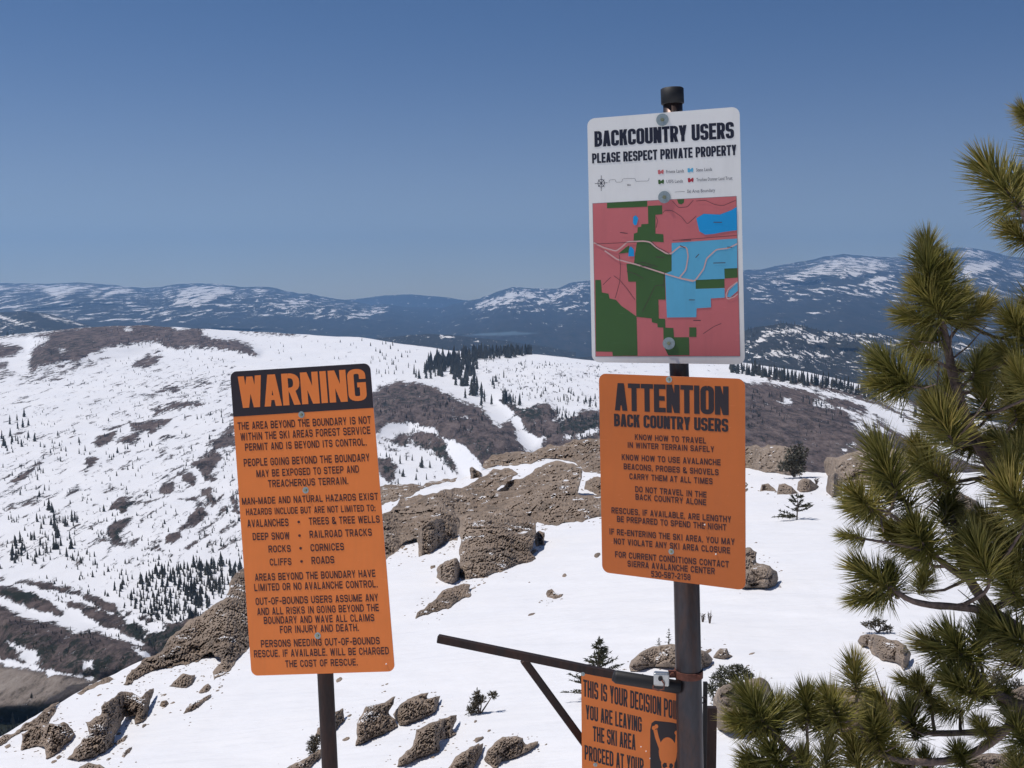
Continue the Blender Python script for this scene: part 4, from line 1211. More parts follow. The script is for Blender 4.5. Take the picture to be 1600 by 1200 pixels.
def small_conifer(name, label, px, pyb, hpx, wpx, seed, levels=9, mat=None, cat="tree", nbr=7, droop=-0.1, dz=0.0, group=None, dens=1.0):
    rnd = random.Random(seed)
    d = float(Ds(px, pyb)) + dz
    base = W(px, pyb, d)
    H = hpx * d / F; R = wpx / 2 * d / F
    root = thing(name, tuple(base), label, cat, group)
    tr = MB(); bend = (rnd.uniform(-.05, .05) * H, 0)
    tr.tube([(0, 0, -0.15 * H), (bend[0] * .5, 0, H * .5), (bend[0], 0, H * .97)], [H * .035, H * .02, H * .004], 7)
    V = []; Fs = []
    for l in range(levels):
        f = (l + 0.3) / levels
        z = H * (0.08 + 0.88 * f)
        rr = R * (1 - f) ** 0.75 * rnd.uniform(0.75, 1.2) + R * 0.06
        for k in range(nbr):
            an = rnd.uniform(0, 6.28)
            r2 = rr * rnd.uniform(0.6, 1.15)
            p0 = np.array([bend[0] * f, 0, z])
            dv = np.array([math.cos(an), math.sin(an), droop + 0.45 * f + rnd.uniform(-.15, .15)])
            tip = p0 + dv / np.linalg.norm(dv) * r2
            tr.tube([p0, (p0 + tip) / 2 - np.array([0, 0, r2 * 0.04]), tip], [H * .010, H * .007, H * .002], 4, False)
            spray(V, Fs, p0 + (tip - p0) * 0.15, tip - p0, r2 * 0.95, max(R * 0.15, H * 0.035), rnd, int(30 * dens * (r2 / R) + 8))
    for k in range(16):
        spray(V, Fs, np.array([bend[0], 0, H * .85]), np.array([0, 0, 1.0]), H * .14, H * .05, rnd, 2)
    tr.build("trunk", M_BARK_S, root)
    mesh_py("crown", V, Fs, mat or M_SPRUCE, root)
    return root


small_conifer("spruce_tree", "small spruce growing out of the snow behind the gate arm", 934, 1092, 100, 84, 5, levels=11, nbr=6, droop=0.12)
small_conifer("pine_tree", "wind-flattened little pine alone on the open upper snow", 1245, 812, 42, 62, 6, levels=5, nbr=6, droop=0.1)
small_conifer("pine_tree", "tiny pointed pine on top of the half-buried boulder left of the post", 1030, 1012, 17, 12, 8, levels=6)
small_conifer("pine_tree", "tiny pine against the left edge of the thick post above the boulder", 1045, 1010, 30, 14, 9, levels=7)


def shrub(name, label, blobs, seed, mat=None, dz=0.0, cat="shrub", dens=1.0):
    """blobs: (px, py, rx px, ry px) foliage lumps; stems run to the lowest point."""
    rnd = random.Random(seed)
    bx = sum(b[0] for b in blobs) / len(blobs); by = max(b[1] + b[3] for b in blobs)
    d = float(Ds(bx, by)) + dz
    base = W(bx, by, d); m = d / F
    root = thing(name, tuple(base), label, cat)
    V = []; Fs = []; st = MB()
    for (x, y, rx, ry) in blobs:
        c = W(x, y, d) - base
        st.tube([(0, 0, -0.05), c * 0.5 + np.array([rnd.uniform(-1, 1), rnd.uniform(-1, 1), 0]) * rx * m * .3, c], [m * 1.6, m * 1.1, m * .5], 5, False)
        for k in range(int(rx * ry * 1.1 * dens) + 20):
            a = np.array([rnd.gauss(0, 1), rnd.gauss(0, 1), rnd.gauss(0, 1)]); a /= np.linalg.norm(a)
            rr = rnd.random() ** 0.4 * rnd.uniform(0.75, 1.12)
            p = c + a * rr * np.array([rx, (rx + ry) / 2, ry]) * m
            spray(V, Fs, p, a + np.array([0, 0, 0.5]), m * 3, m * 4.5, rnd, 3)
    st.build("stem", M_BARK_S, root)
    mesh_py("foliage", V, Fs, mat or M_BUSH, root)
    return root


shrub("shrub", "flat-topped tiny tree perched on the overhanging boulder", [(1358, 977, 11, 4), (1372, 973, 12, 6), (1386, 982, 9, 4)], 11, cat="tree", dz=-0.3)
shrub("shrub", "brown shrub poking out of the snow under the gate arm", [(745, 1087, 5, 7), (742, 1099, 8, 9), (737, 1110, 9, 5), (752, 1093, 6, 5), (770, 1086, 7, 4)], 12)
shrub("shrub", "dark brown shrub left of the warning sign post at the bottom", [(490, 1160, 9, 8), (496, 1155, 8, 6), (488, 1172, 7, 6)], 13)
shrub("shrub", "dark bush standing among the rocks on the snow crest", [(1238, 712, 10, 14), (1252, 708, 9, 14), (1245, 730, 14, 14), (1228, 728, 12, 10)], 14, mat=M_CONIF, dz=-2)
shrub("shrub", "round juniper bush right of the thick sign post", [(1135, 1052, 14, 10), (1155, 1048, 14, 10), (1168, 1056, 10, 9), (1122, 1060, 10, 10), (1148, 1062, 12, 8)], 15, mat=M_SPRUCE)
shrub("shrub", "low bush at the side of the large boulder by the post", [(1112, 1078, 9, 10), (1122, 1092, 9, 8), (1130, 1072, 8, 6)], 16, mat=M_SPRUCE)
shrub("shrub", "scraggly bush at the lower right behind the pine branches", [(1560, 1060, 22, 14), (1590, 1075, 16, 12)], 17)


def sapling(px, py, h, seed, label):
    rnd = random.Random(seed); d = float(Ds(px, py)); base = W(px, py, d); m = d / F
    root = thing("bare_sapling", tuple(base), label, "plant")
    st = MB()
    for k in range(7):
        dx = rnd.uniform(-3, 3) * m
        st.tube([(dx * .2, 0, -0.05), (dx * .8, rnd.uniform(-1, 1) * m, h * .5 * m), (dx * 1.3, 0, h * m * rnd.uniform(.5, 1))], [m * .7, m * .5, m * .25], 4, False)
    for k in range(16):
        z = rnd.uniform(.1, .7) * h * m; dx = rnd.choice((-1, 1)) * rnd.uniform(2, 5) * m
        st.tube([(0, 0, z), (dx, 0, z + 3 * m)], [m * .4, m * .2], 3, False)
    st.build("stem", M_BARK_S, root)


sapling(1109, 974, 22, 1, "thin leafless sapling sticking out of the snow right of the post")
sapling(1098, 972, 17, 2, "thin leafless sapling hugging the right side of the post")
sapling(1276, 757, 12, 3, "dead twig standing by the biggest of three small boulders")

# ------------------------------------------------------------------ block lettering
def rounded(path, n=5):
    """path of (x, y, r): corner rounding radius r."""
    out = []
    m = len(path)
    for i, p in enumerate(path):
        r = p[2] if len(p) > 2 else 0
        if r <= 0 or i == 0 or i == m - 1:
            out.append((p[0], p[1])); continue
        a = path[i - 1]; b = path[i + 1]
        ax, ay = a[0] - p[0], a[1] - p[1]; bx, by = b[0] - p[0], b[1] - p[1]
        la = math.hypot(ax, ay); lb = math.hypot(bx, by)
        rr = min(r, la * 0.5 if i > 1 else la, lb * 0.5 if i < m - 2 else lb)
        s = (p[0] + ax / la * rr, p[1] + ay / la * rr); e = (p[0] + bx / lb * rr, p[1] + by / lb * rr)
        for k in range(n + 1):
            t = k / n
            out.append(((1 - t) ** 2 * s[0] + 2 * t * (1 - t) * p[0] + t * t * e[0], (1 - t) ** 2 * s[1] + 2 * t * (1 - t) * p[1] + t * t * e[1]))
    return out


def strip(pts, t, closed=False):
    q = []
    for p in pts:
        if not q or math.hypot(p[0] - q[-1][0], p[1] - q[-1][1]) > 1e-6: q.append(p)
    if closed and math.hypot(q[0][0] - q[-1][0], q[0][1] - q[-1][1]) < 1e-6: q.pop()
    n = len(q); L = []; R = []
    for i in range(n):
        if closed or 0 < i < n - 1:
            a = q[i - 1]; b = q[i]; c = q[(i + 1) % n]
            d1 = (b[0] - a[0], b[1] - a[1]); d2 = (c[0] - b[0], c[1] - b[1])
        elif i == 0:
            d1 = d2 = (q[1][0] - q[0][0], q[1][1] - q[0][1])
        else:
            d1 = d2 = (q[-1][0] - q[-2][0], q[-1][1] - q[-2][1])
        l1 = math.hypot(*d1); l2 = math.hypot(*d2)
        n1 = (-d1[1] / l1, d1[0] / l1); n2 = (-d2[1] / l2, d2[0] / l2)
        m = (n1[0] + n2[0], n1[1] + n2[1]); lm = math.hypot(*m) + 1e-9
        m = (m[0] / lm, m[1] / lm)
        k = t / 2 / max(0.35, m[0] * n1[0] + m[1] * n1[1])
        L.append((q[i][0] + m[0] * k, q[i][1] + m[1] * k)); R.append((q[i][0] - m[0] * k, q[i][1] - m[1] * k))
    polys = []
    for i in range(n if closed else n - 1):
        j = (i + 1) % n
        polys.append([L[i], R[i], R[j], L[j]])
    return polys


def glyph(ch, w, t):
    """Strokes of a capital in a box w wide and 1 high: list of quad lists, one per stroke."""
    l = t / 2; r = w - t / 2; b = t / 2; T = 1 - t / 2; M = 0.5
    rd = min(w * 0.5, 0.30)
    S = []

    def P(*pts, closed=False): S.append(strip(rounded(list(pts)), t, closed))

    def D(x0, y0, x1, y1):
        hw = t / 2 * math.sqrt(1 + ((x1 - x0) / (y1 - y0)) ** 2)
        S.append([[(x0 - hw, y0), (x0 + hw, y0), (x1 + hw, y1), (x1 - hw, y1)]])

    def hwid(dx, dy): return t / 2 * math.sqrt(1 + (dx / dy) ** 2)
    if ch == 'A':
        k = hwid(w / 2, 1); D(k, 0, w / 2 - t * .12, 1); D(w - k, 0, w / 2 + t * .12, 1); P((w * .25, .27), (w * .75, .27))
    elif ch == 'B':
        P((0, b), (r, b, rd), (r, M, rd * .6), (t, M)); P((l, 0), (l, 1)); P((t, T), (r - .02, T, rd), (r - .02, M, rd * .6), (t, M))
    elif ch == 'C': P((r, .66), (r, T, rd), (l, T, rd), (l, b, rd), (r, b, rd), (r, .34))
    elif ch == 'D': P((l, 0), (l, 1)); P((t, T), (r, T, rd), (r, b, rd), (t, b))
    elif ch == 'E': P((l, 0), (l, 1)); P((t, T), (w, T)); P((t, M), (w * .92, M)); P((t, b), (w, b))
    elif ch == 'F': P((l, 0), (l, 1)); P((t, T), (w, T)); P((t, M), (w * .9, M))
    elif ch == 'G': P((r, .68), (r, T, rd), (l, T, rd), (l, b, rd), (r, b, rd * .6), (r, .46)); P((w * .52, .5), (w, .5))
    elif ch == 'H': P((l, 0), (l, 1)); P((r, 0), (r, 1)); P((t, M), (w - t, M))
    elif ch == 'I': P((w / 2, 0), (w / 2, 1))
    elif ch == 'J': P((r, 1), (r, b, rd), (l, b, rd), (l, .34))
    elif ch == 'K': P((l, 0), (l, 1)); D(t * 1.1, .42, w - hwid(w - t, .58), 1); D(w - hwid(w * .6, .6), 0, t * 1.5, .62)
    elif ch == 'L': P((l, 0), (l, 1)); P((t, b), (w, b))
    elif ch == 'M':
        k = t * .9; P((l, 0), (l, 1)); P((r, 0), (r, 1)); D(w / 2, 0.02, l + t * .15, 1); D(w / 2, 0.02, r - t * .15, 1)
    elif ch == 'N': P((l, 0), (l, 1)); P((r, 0), (r, 1)); D(r - t * .05, 0, l + t * .05, 1)
    elif ch in 'O0': P((w / 2, T), (r, T, rd), (r, b, rd), (l, b, rd), (l, T, rd), (w / 2, T))
    elif ch == 'P': P((l, 0), (l, 1)); P((t, T), (r, T, rd), (r, .44, rd), (t, .44))
    elif ch == 'Q': P((w / 2, T), (r, T, rd), (r, b, rd), (l, b, rd), (l, T, rd), (w / 2, T)); D(w - t * .3, -.05, w * .6, .25)
    elif ch == 'R': P((l, 0), (l, 1)); P((t, T), (r, T, rd), (r, .47, rd), (t, .47)); D(w - t * .55, 0, w * .55, .47)
    elif ch == 'S': P((r, .70), (r, T, rd), (l, T, rd), (l, M, rd * .7), (r, M, rd * .7), (r, b, rd), (l, b, rd), (l, .30))
    elif ch == 'T': P((w / 2, 0), (w / 2, 1 - t)); P((0, T), (w, T))
    elif ch == 'U': P((l, 1), (l, b, rd), (r, b, rd), (r, 1))
    elif ch == 'V': k = hwid(w / 2, 1); D(w / 2 - t * .1, 0, k, 1); D(w / 2 + t * .1, 0, w - k, 1)
    elif ch == 'W':
        k = t * .55
        D(w * .27, 0, k, 1); D(w * .27, 0, w / 2, .98); D(w * .73, 0, w / 2, .98); D(w * .73, 0, w - k, 1)
    elif ch == 'X': k = hwid(w, 1) * .9; D(k, 0, w - k, 1); D(w - k, 0, k, 1)
    elif ch == 'Y': k = hwid(w / 2, .55); P((w / 2, 0), (w / 2, .46)); D(w / 2 - t * .1, .4, k, 1); D(w / 2 + t * .1, .4, w - k, 1)
    elif ch == 'Z': k = t * .7; P((0, T), (w, T)); P((0, b), (w, b)); D(k, t, w - k, 1 - t)
    elif ch == '1': P((w * .6, 0), (w * .6, 1)); D(w * .2, .72, w * .5, .95)
    elif ch == '2': P((l, .66), (l, T, rd), (r, T, rd), (r, .55, rd * .6), (l, .12 + b, rd * .3), (l, b)); P((0, b), (w, b))
    elif ch == '3': P((l, .74), (l, T, rd), (r, T, rd), (r, M, rd * .6), (w * .4, M)); P((w * .4, M), (r, M, rd * .6), (r, b, rd), (l, b, rd), (l, .26))
    elif ch == '5': P((w, T), (l, T), (l, .56), (r, .56, rd), (r, b, rd), (l, b, rd), (l, .26))
    elif ch == '7': P((0, T), (w, T)); D(w * .38, 0, w - t * .6, 1 - t)
    elif ch == '8': P((w / 2, T), (r, T, rd), (r, M, rd * .6), (l, M, rd * .6), (l, T, rd), (w / 2, T)); P((w / 2, b), (r, b, rd), (r, M, rd * .6), (l, M, rd * .6), (l, b, rd), (w / 2, b))
    elif ch == '-': P((0, .42), (w, .42))
    elif ch == '.': S.append([[(0, 0), (w, 0), (w, max(t, .14)), (0, max(t, .14))]])
    elif ch == ',': S.append([[(w * .3, -.14), (w * .7, -.1), (w, max(t, .14)), (0, max(t, .14))]])
    elif ch == ':':
        k = max(t, .13); S.append([[(0, 0), (w, 0), (w, k), (0, k)]]); S.append([[(0, .5), (w, .5), (w, .5 + k), (0, .5 + k)]])
    elif ch == '&':
        P((w, .35), (r - .02, b, rd), (l, b, rd), (l, .48, rd * .7), (w * .66, .62, rd * .5), (w * .66, T, rd * .7), (w * .14, T, rd * .7), (w * .14, .62, .1), (w, .02))
    elif ch == '*':
        q = [(w / 2 + .17 * math.cos(a * math.pi / 5), .45 + .17 * math.sin(a * math.pi / 5)) for a in range(10)]
        S.append([q])
    return S


WID = {'I': .42, 'M': 1.25, 'W': 1.38, ' ': .46, '.': .28, ',': .28, ':': .28, '-': .6, '1': .75, '&': 1.1, 'L': .88, 'E': .9, 'F': .88, 'J': .8, 'T': .95, '*': .8}


class Quad:
    """Flat sign panel through four corners given as photo pixel + depth."""
    def __init__(s, px, deps):
        s.px = np.array(px, float)
        s.c = W(s.px[:, 0], s.px[:, 1], np.array(deps))
        u = s.c[1] - s.c[0]; v = s.c[3] - s.c[0]
        n = np.cross(v, u); n /= np.linalg.norm(n)
        if n[1] > 0: n = -n
        s.n = n
        # homography uv -> px
        A = []; B = []
        for (x, y), (U, V) in zip(s.px, [(0, 0), (1, 0), (1, 1), (0, 1)]):
            A.append([x, y, 1, 0, 0, 0, -U * x, -U * y]); B.append(U)
            A.append([0, 0, 0, x, y, 1, -V * x, -V * y]); B.append(V)
        s.h = np.append(np.linalg.solve(np.array(A), np.array(B)), 1).reshape(3, 3)
        s.w = np.linalg.norm(u); s.hh = np.linalg.norm(v)

    def uv(s, x, y):
        q = s.h @ np.array([x, y, 1.0]); return q[0] / q[2], q[1] / q[2]

    def p(s, u, v, off=0.0):
        c = s.c
        return c[0] * (1 - u) * (1 - v) + c[1] * u * (1 - v) + c[2] * u * v + c[3] * (1 - u) * v + s.n * off


def text_geo(Q, txt, x0, y0, x1, y1, hpx, stem=0.2, bar=None, gap=0.16, off=0.0006, stroke_step=0.00004):
    """Lay a line of capitals between photo pixels (x0,y0) and (x1,y1) (mid cap height)."""
    bar = bar or stem * 0.8
    ua, va = Q.uv(x0, y0); ub, vb = Q.uv(x1, y1)
    hv = hpx / np.linalg.norm(Q.px[3] - Q.px[0])
    ws = [WID.get(c, 1.0) for c in txt]
    tot = sum(ws) + gap * (len(txt) - 1)
    cw = (ub - ua) * Q.w / tot                 # metres per unit width
    H = hv * Q.hh                              # metres cap height
    tw = stem * cw                             # stem thickness in metres
    th = bar * H
    V = []; Fs = []
    x = 0
    for ch, wd in zip(txt, ws):
        if ch != ' ':
            Wm = wd * cw
            wi = Wm / H * (th / tw)            # inner width, where strokes are th/H thick
            for k, quads in enumerate(glyph(ch, wi, th / H)):
                for q in quads:
                    i = len(V)
                    for (gx, gy) in q:
                        um = (x * cw + gx / wi * Wm) / Q.w
                        u = ua + um
                        v = va + (vb - va) * (um / (ub - ua)) + (0.5 - gy) * hv
                        V.append(Q.p(u, v, off + k * stroke_step))
                    Fs.append(tuple(range(i, i + len(q))))
        x += wd + gap
    return V, Fs


def panel(Q, name, mat, parent, edge_mat, thick=0.002, rad=0.07):
    """Sign sheet with rounded corners and real thickness."""
    ru = rad; rv = rad * Q.w / Q.hh
    out = []
    for cx, cy, a0 in ((1 - ru, rv, -90), (1 - ru, 1 - rv, 0), (ru, 1 - rv, 90), (ru, rv, 180)):
        for k in range(7):
            a = math.radians(a0 + 15 * k)
            out.append((cx + ru * math.cos(a), cy + rv * math.sin(a)))
    n = len(out)
    inner = [(0.5 + (u - 0.5) * 0.985, 0.5 + (v - 0.5) * 0.985) for u, v in out]
    V = [Q.p(u, v, 0.0) for u, v in out] + [Q.p(u, v, -thick) for u, v in out]
    cf = len(V); V.append(Q.p(.5, .5, 0.0)); cb = len(V); V.append(Q.p(.5, .5, -thick))
    Fs = [(cf, (k + 1) % n, k) for k in range(n)] + [(cb, n + k, n + (k + 1) % n) for k in range(n)]
    Fe = [(k, (k + 1) % n, n + (k + 1) % n, n + k) for k in range(n)]
    me = bpy.data.meshes.new(name)
    org = np.array(parent.location)
    me.from_pydata([tuple(np.array(v) - org) for v in V], [], Fs + Fe)
    me.materials.append(mat); me.materials.append(edge_mat)
    for i, p in enumerate(me.polygons): p.material_index = 0 if i < len(Fs) else 1
    me.update()
    return link(bpy.data.objects.new(name, me), parent)


def flat(Q, name, polys, mat, parent, off):
    """polys in photo pixels, printed flat on the panel."""
    V = []; Fs = []
    org = np.array(parent.location)
    for pl in polys:
        i = len(V)
        for (x, y) in pl:
            u, v = Q.uv(x, y); V.append(Q.p(u, v, off) - org)
        Fs.append(tuple(range(i, i + len(pl))))
    return mesh_py(name, V, Fs, mat, parent)


def lettering(Q, parent, mat, lines, name="lettering", **kw):
    org = np.array(parent.location)
    for L in lines:
        a = dict(kw); a.update(L[6] if len(L) > 6 else {})
        V, Fs = text_geo(Q, *L[:6], **a)
        mesh_py(name, [np.array(v) - org for v in V], Fs, mat, parent)


def bolt(Q, parent, x, y, r_out, r_in, mw, mb, thick=0.0015):
    org = np.array(parent.location)
    u, v = Q.uv(x, y)
    n = Q.n
    a = Q.p(u, v, 0.0)
    if r_out:
        m = MB(org); m.tube([a - n * 0.001, a + n * thick], [r_out, r_out], 24); m.build("washer", mw, parent, at=(0, 0, 0))
        m = MB(org); m.tube([a + n * thick, a + n * (thick + 0.004)], [r_in, r_in * .8], 6); m.build("bolt", mb, parent, at=(0, 0, 0))
    else:
        m = MB(org); m.tube([a - n * 0.001, a + n * 0.002, a + n * 0.005], [r_in, r_in, r_in * .6], 12); m.build("bolt", mw, parent, at=(0, 0, 0))


def mat_sign(name, col, var=0.06, rough=0.45, fade=(0.9, 0.8)):
    m, nt, b = new_mat(name)
    b.inputs["Roughness"].default_value = rough
    b.inputs["Specular IOR Level"].default_value = 0.4
    f = noise(nt, 5, 6, 0.65, coords(nt))
    c = ramp(nt, f, [(0.3, [x * (1 - var) for x in col]), (0.7, [x * (1 + var) for x in col])])
    drip = noise(nt, 26, 5, 0.65, coords(nt, (1, 1, 0.10)))
    c = mix(nt, ramp(nt, drip, [(0.50, 0.0), (0.72, 0.16)]), c, [x * 0.55 + 0.03 for x in col])
    scr = noise(nt, 60, 3, 0.5, coords(nt, (0.25, 1, 3.0), (0, 0.7, 0)))
    c = mix(nt, ramp(nt, scr, [(0.70, 0.0), (0.73, 0.25)]), c, [min(1, x * 1.3 + .08) for x in col])
    sp = noise(nt, 140, 3, 0.6, coords(nt))
    c = mix(nt, ramp(nt, sp, [(0.74, 0.0), (0.78, 0.35)]), c, [min(1, x * 1.5 + .05) for x in col])
    nt.links.new(c, b.inputs["Base Color"])
    return m


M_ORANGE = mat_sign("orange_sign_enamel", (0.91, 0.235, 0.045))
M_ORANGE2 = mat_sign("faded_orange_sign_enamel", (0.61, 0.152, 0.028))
M_WHITE = mat_sign("white_sign_enamel", (0.90, 0.88, 0.84), 0.02)
M_INK = simple("black_sign_ink", (0.018, 0.010, 0.016), 0.5)
M_INKBR = simple("dark_brown_sign_ink", (0.060, 0.012, 0.012), 0.5)
M_NAVY = simple("navy_black_sign_ink", (0.010, 0.012, 0.030), 0.5)
M_ALU = simple("sign_sheet_edge", (0.62, 0.50, 0.52), 0.4, 0.3)
M_ZINC = simple("zinc_washer", (0.36, 0.42, 0.42), 0.45, 0.55, 0.15, 200)
M_BRASS = simple("brassy_bolt", (0.34, 0.33, 0.20), 0.4, 0.7)
M_PINK = mat_sign("map_pink_print", (0.64, 0.165, 0.17), 0.05)
M_GREEN = mat_sign("map_green_print", (0.055, 0.13, 0.035), 0.05)
M_LBLUE = mat_sign("map_light_blue_print", (0.12, 0.46, 0.68), 0.04)
M_BLUE = mat_sign("map_lake_blue_print", (0.01, 0.34, 0.72), 0.04)
M_ROAD = mat_sign("map_road_print", (0.72, 0.45, 0.42), 0.05)
M_LINE = simple("map_line_print", (0.09, 0.04, 0.05), 0.5)
M_GREY = simple("legend_grey_print", (0.22, 0.22, 0.24), 0.5)
M_LEGRED = simple("legend_red_print", (0.45, 0.03, 0.05), 0.5)


def mat_steel(name, base, rust, rough=0.38):
    m, nt, b = new_mat(name)
    b.inputs["Roughness"].default_value = rough
    b.inputs["Metallic"].default_value = 0.6
    co = coords(nt, (1, 1, 0.25))
    f = noise(nt, 16, 7, 0.7, co)
    c = ramp(nt, f, [(0.42, base), (0.58, [(x + y) / 2 for x, y in zip(base, rust)]), (0.75, rust)])
    f2 = noise(nt, 120, 4, 0.6, co)
    c = mix(nt, ramp(nt, f2, [(0.4, 0.0), (0.7, 0.4)]), c, [x * 0.5 for x in base])
    nt.links.new(c, b.inputs["Base Color"])
    bump(nt, f2, b, 0.3, 0.0008)
    return m


M_STEEL = mat_steel("weathered_dark_steel", (0.062, 0.060, 0.068), (0.12, 0.062, 0.042))
M_STEEL2 = mat_steel("brown_rusty_steel", (0.045, 0.034, 0.032), (0.09, 0.045, 0.034), 0.6)
M_BLACK = simple("black_rubber_cap", (0.012, 0.012, 0.014), 0.6)
M_RUST = simple("rusty_strap", (0.17, 0.065, 0.045), 0.8, 0.2, 0.4, 60)
M_LOCK = simple("padlock_steel", (0.52, 0.53, 0.52), 0.3, 0.8, 0.1, 80)

# ------------------------------------------------------------------ warning sign (left)
def rotm(v):
    v = np.array(v, float); t = np.linalg.norm(v); k = v / t
    K = np.array([[0, -k[2], k[1]], [k[2], 0, -k[0]], [-k[1], k[0], 0]])
    return np.eye(3) + np.sin(t) * K + (1 - np.cos(t)) * K @ K


def pose_depths(rv, T, w, h):
    """World +Y depth of the four corners for a panel pose in camera space."""
    R = rotm(rv); out = []
    for a, b in ((-1, -1), (1, -1), (1, 1), (-1, 1)):
        P = R @ np.array([a * w / 2, b * h / 2, 0]) + np.array(T)
        out.append(P[2] * CP - P[1] * SP)
    return out


QW = Quad([(359.5, 580.8), (578, 567.3), (617, 1049), (393, 1056)], pose_depths((0.003, 0.237, -0.076), (-0.601, 0.407, 3.436), .457, .914))
QB = Quad([(917.5, 185.5), (1155.5, 166.5), (1164, 569.5), (925, 566)], pose_depths((0.007, 0.237, -0.016), (0.463, -0.442, 3.491), .457, .762))
QA = Quad([(935.6, 583.5), (1164.2, 592), (1165, 922.5), (941, 894)], pose_depths((0.09, 0.50, 0.005), (0.465, 0.28, 3.40), .457, .610))

sw = thing("warning_sign", tuple(QW.p(.5, 1.0)), "tall orange sign headed WARNING in a black band, on the left post", "sign")
panel(QW, "panel", M_ORANGE, sw, M_ALU, rad=0.045)
# black header band with rounded upper corners
hb = []
ru, rv = 0.045, 0.045 * QW.w / QW.hh
uL0 = (0.0, QW.uv(364.5, 650)[1]); uR0 = (1.0, QW.uv(582.5, 636)[1])
pts = []
for cx, cy, a0 in ((ru, rv, 180), (1 - ru, rv, 270)):
    for k in range(7):
        a = math.radians(a0 + 15 * k); pts.append((cx + ru * math.cos(a), cy + rv * math.sin(a)))
pts += [uR0, uL0]
org = np.array(sw.location)
mesh_py("header_band", [QW.p(u, v, 0.0004) - org for u, v in pts], [tuple(range(len(pts)))], M_INK, sw)
lettering(QW, sw, M_ORANGE, [("WARNING", 373, 612.5, 572, 600, 49.5)], stem=0.355, bar=0.15, gap=0.07, off=0.0008)
lettering(QW, sw, M_INKBR, [
    ("THE AREA BEYOND THE BOUNDARY IS NOT", 371.5, 664.5, 579.5, 654.5, 12),
    ("WITHIN THE SKI AREAS FOREST SERVICE", 376, 681, 578.5, 670.5, 12),
    ("PERMIT AND IS BEYOND ITS CONTROL.", 383, 697, 573, 688.5, 11.5),
    ("PEOPLE GOING BEYOND THE BOUNDARY", 381, 721, 577.5, 712.5, 12),
    ("MAY BE EXPOSED TO STEEP AND", 401, 738, 561, 730.5, 11.5),
    ("TREACHEROUS TERRAIN.", 419.5, 753.5, 544.5, 748.5, 11.5),
    ("MAN-MADE AND NATURAL HAZARDS EXIST", 378, 781, 590.5, 773, 11),
    ("HAZARDS INCLUDE BUT ARE NOT LIMITED TO:", 384.5, 797.5, 586.5, 791, 10.5),
    ("AVALANCHES", 386.5, 815.5, 451.5, 813.5, 12), ("*", 463.5, 812.5, 471.5, 812.3, 12), ("TREES & TREE WELLS", 483.5, 812, 593, 808.5, 11.5),
    ("DEEP SNOW", 395, 836, 453, 834.5, 11.5), ("*", 465, 834, 472.5, 833.6, 12), ("RAILROAD TRACKS", 484.5, 832.5, 581, 829, 11.5),
    ("ROCKS", 420, 855.5, 455, 854.5, 11), ("*", 466.5, 853.8, 474.5, 853.4, 12), ("CORNICES", 486, 853.5, 538, 851.5, 11.5),
    ("CLIFFS", 422, 876, 456, 875, 11), ("*", 468, 874.4, 476, 874, 12), ("ROADS", 487.5, 873.5, 523, 872, 11.5),
    ("AREAS BEYOND THE BOUNDARY HAVE", 398.5, 900, 586.5, 893.5, 11.5),
    ("LIMITED OR NO AVALANCHE CONTROL.", 397.5, 916, 590, 910, 11.5),
    ("OUT-OF-BOUNDS USERS ASSUME ANY", 399.5, 938, 591, 931.5, 11.5),
    ("AND ALL RISKS IN GOING BEYOND THE", 402, 954, 592, 947.5, 11.5),
    ("BOUNDARY AND WAVE ALL CLAIMS", 412.5, 968, 585, 963.5, 11.5),
    ("FOR INJURY AND DEATH.", 438, 982.5, 561, 979, 11.5),
    ("PERSONS NEEDING OUT-OF-BOUNDS", 408, 1005, 593.5, 1000, 11.5),
    ("RESCUE. IF AVAILABLE. WILL BE CHARGED", 397, 1021, 607.5, 1016, 11.5),
    ("THE COST OF RESCUE.", 446.5, 1037, 559.5, 1034, 11)], stem=0.235, bar=0.18, gap=0.20)
for x, y in ((472, 646.5), (478.5, 763.5), (497.5, 992)):
    bolt(QW, sw, x, y, 0.0098, 0.0050, M_ZINC, M_BRASS)
bolt(QW, sw, 604, 1037, 0, 0.0022, M_WHITE, None)

# its post (a thing of its own, standing in the snow)
def post_pts(pxs, dep):
    return [W(x, y, d) for (x, y), d in zip(pxs, dep)]


pp = post_pts([(486, 610), (497, 850), (508.5, 1055), (515.5, 1200), (531, 1520)], [3.53, 3.50, 3.485, 3.475, 3.45])
pp[-1][2] = -0.25
m = MB(pp[-1]); m.tube(pp, [0.0252] * 5, 20)
lp = m.build("sign_post", M_STEEL2, smooth=True)
tag(lp, "thin brown steel post holding the tall orange warning sign", "post")

# ------------------------------------------------------------------ white map sign
sb = thing("map_sign", tuple(QB.p(.5, 1.0)), "white sign with a coloured land map headed BACKCOUNTRY USERS, topmost on the right post", "sign")
panel(QB, "panel", M_WHITE, sb, M_WHITE, rad=0.05)
lettering(QB, sb, M_NAVY, [("BACKCOUNTRY USERS", 928.5, 217.5, 1146.5, 203, 24.5)], stem=0.42, bar=0.175, gap=0.065)
lettering(QB, sb, M_NAVY, [("PLEASE RESPECT PRIVATE PROPERTY", 925, 247.5, 1150.5, 234, 15.5)], stem=0.41, bar=0.18, gap=0.085)


def c4(pts, ox=900, oy=300, s=4.2857): return [(ox + x / s, oy + y / s) for x, y in pts]


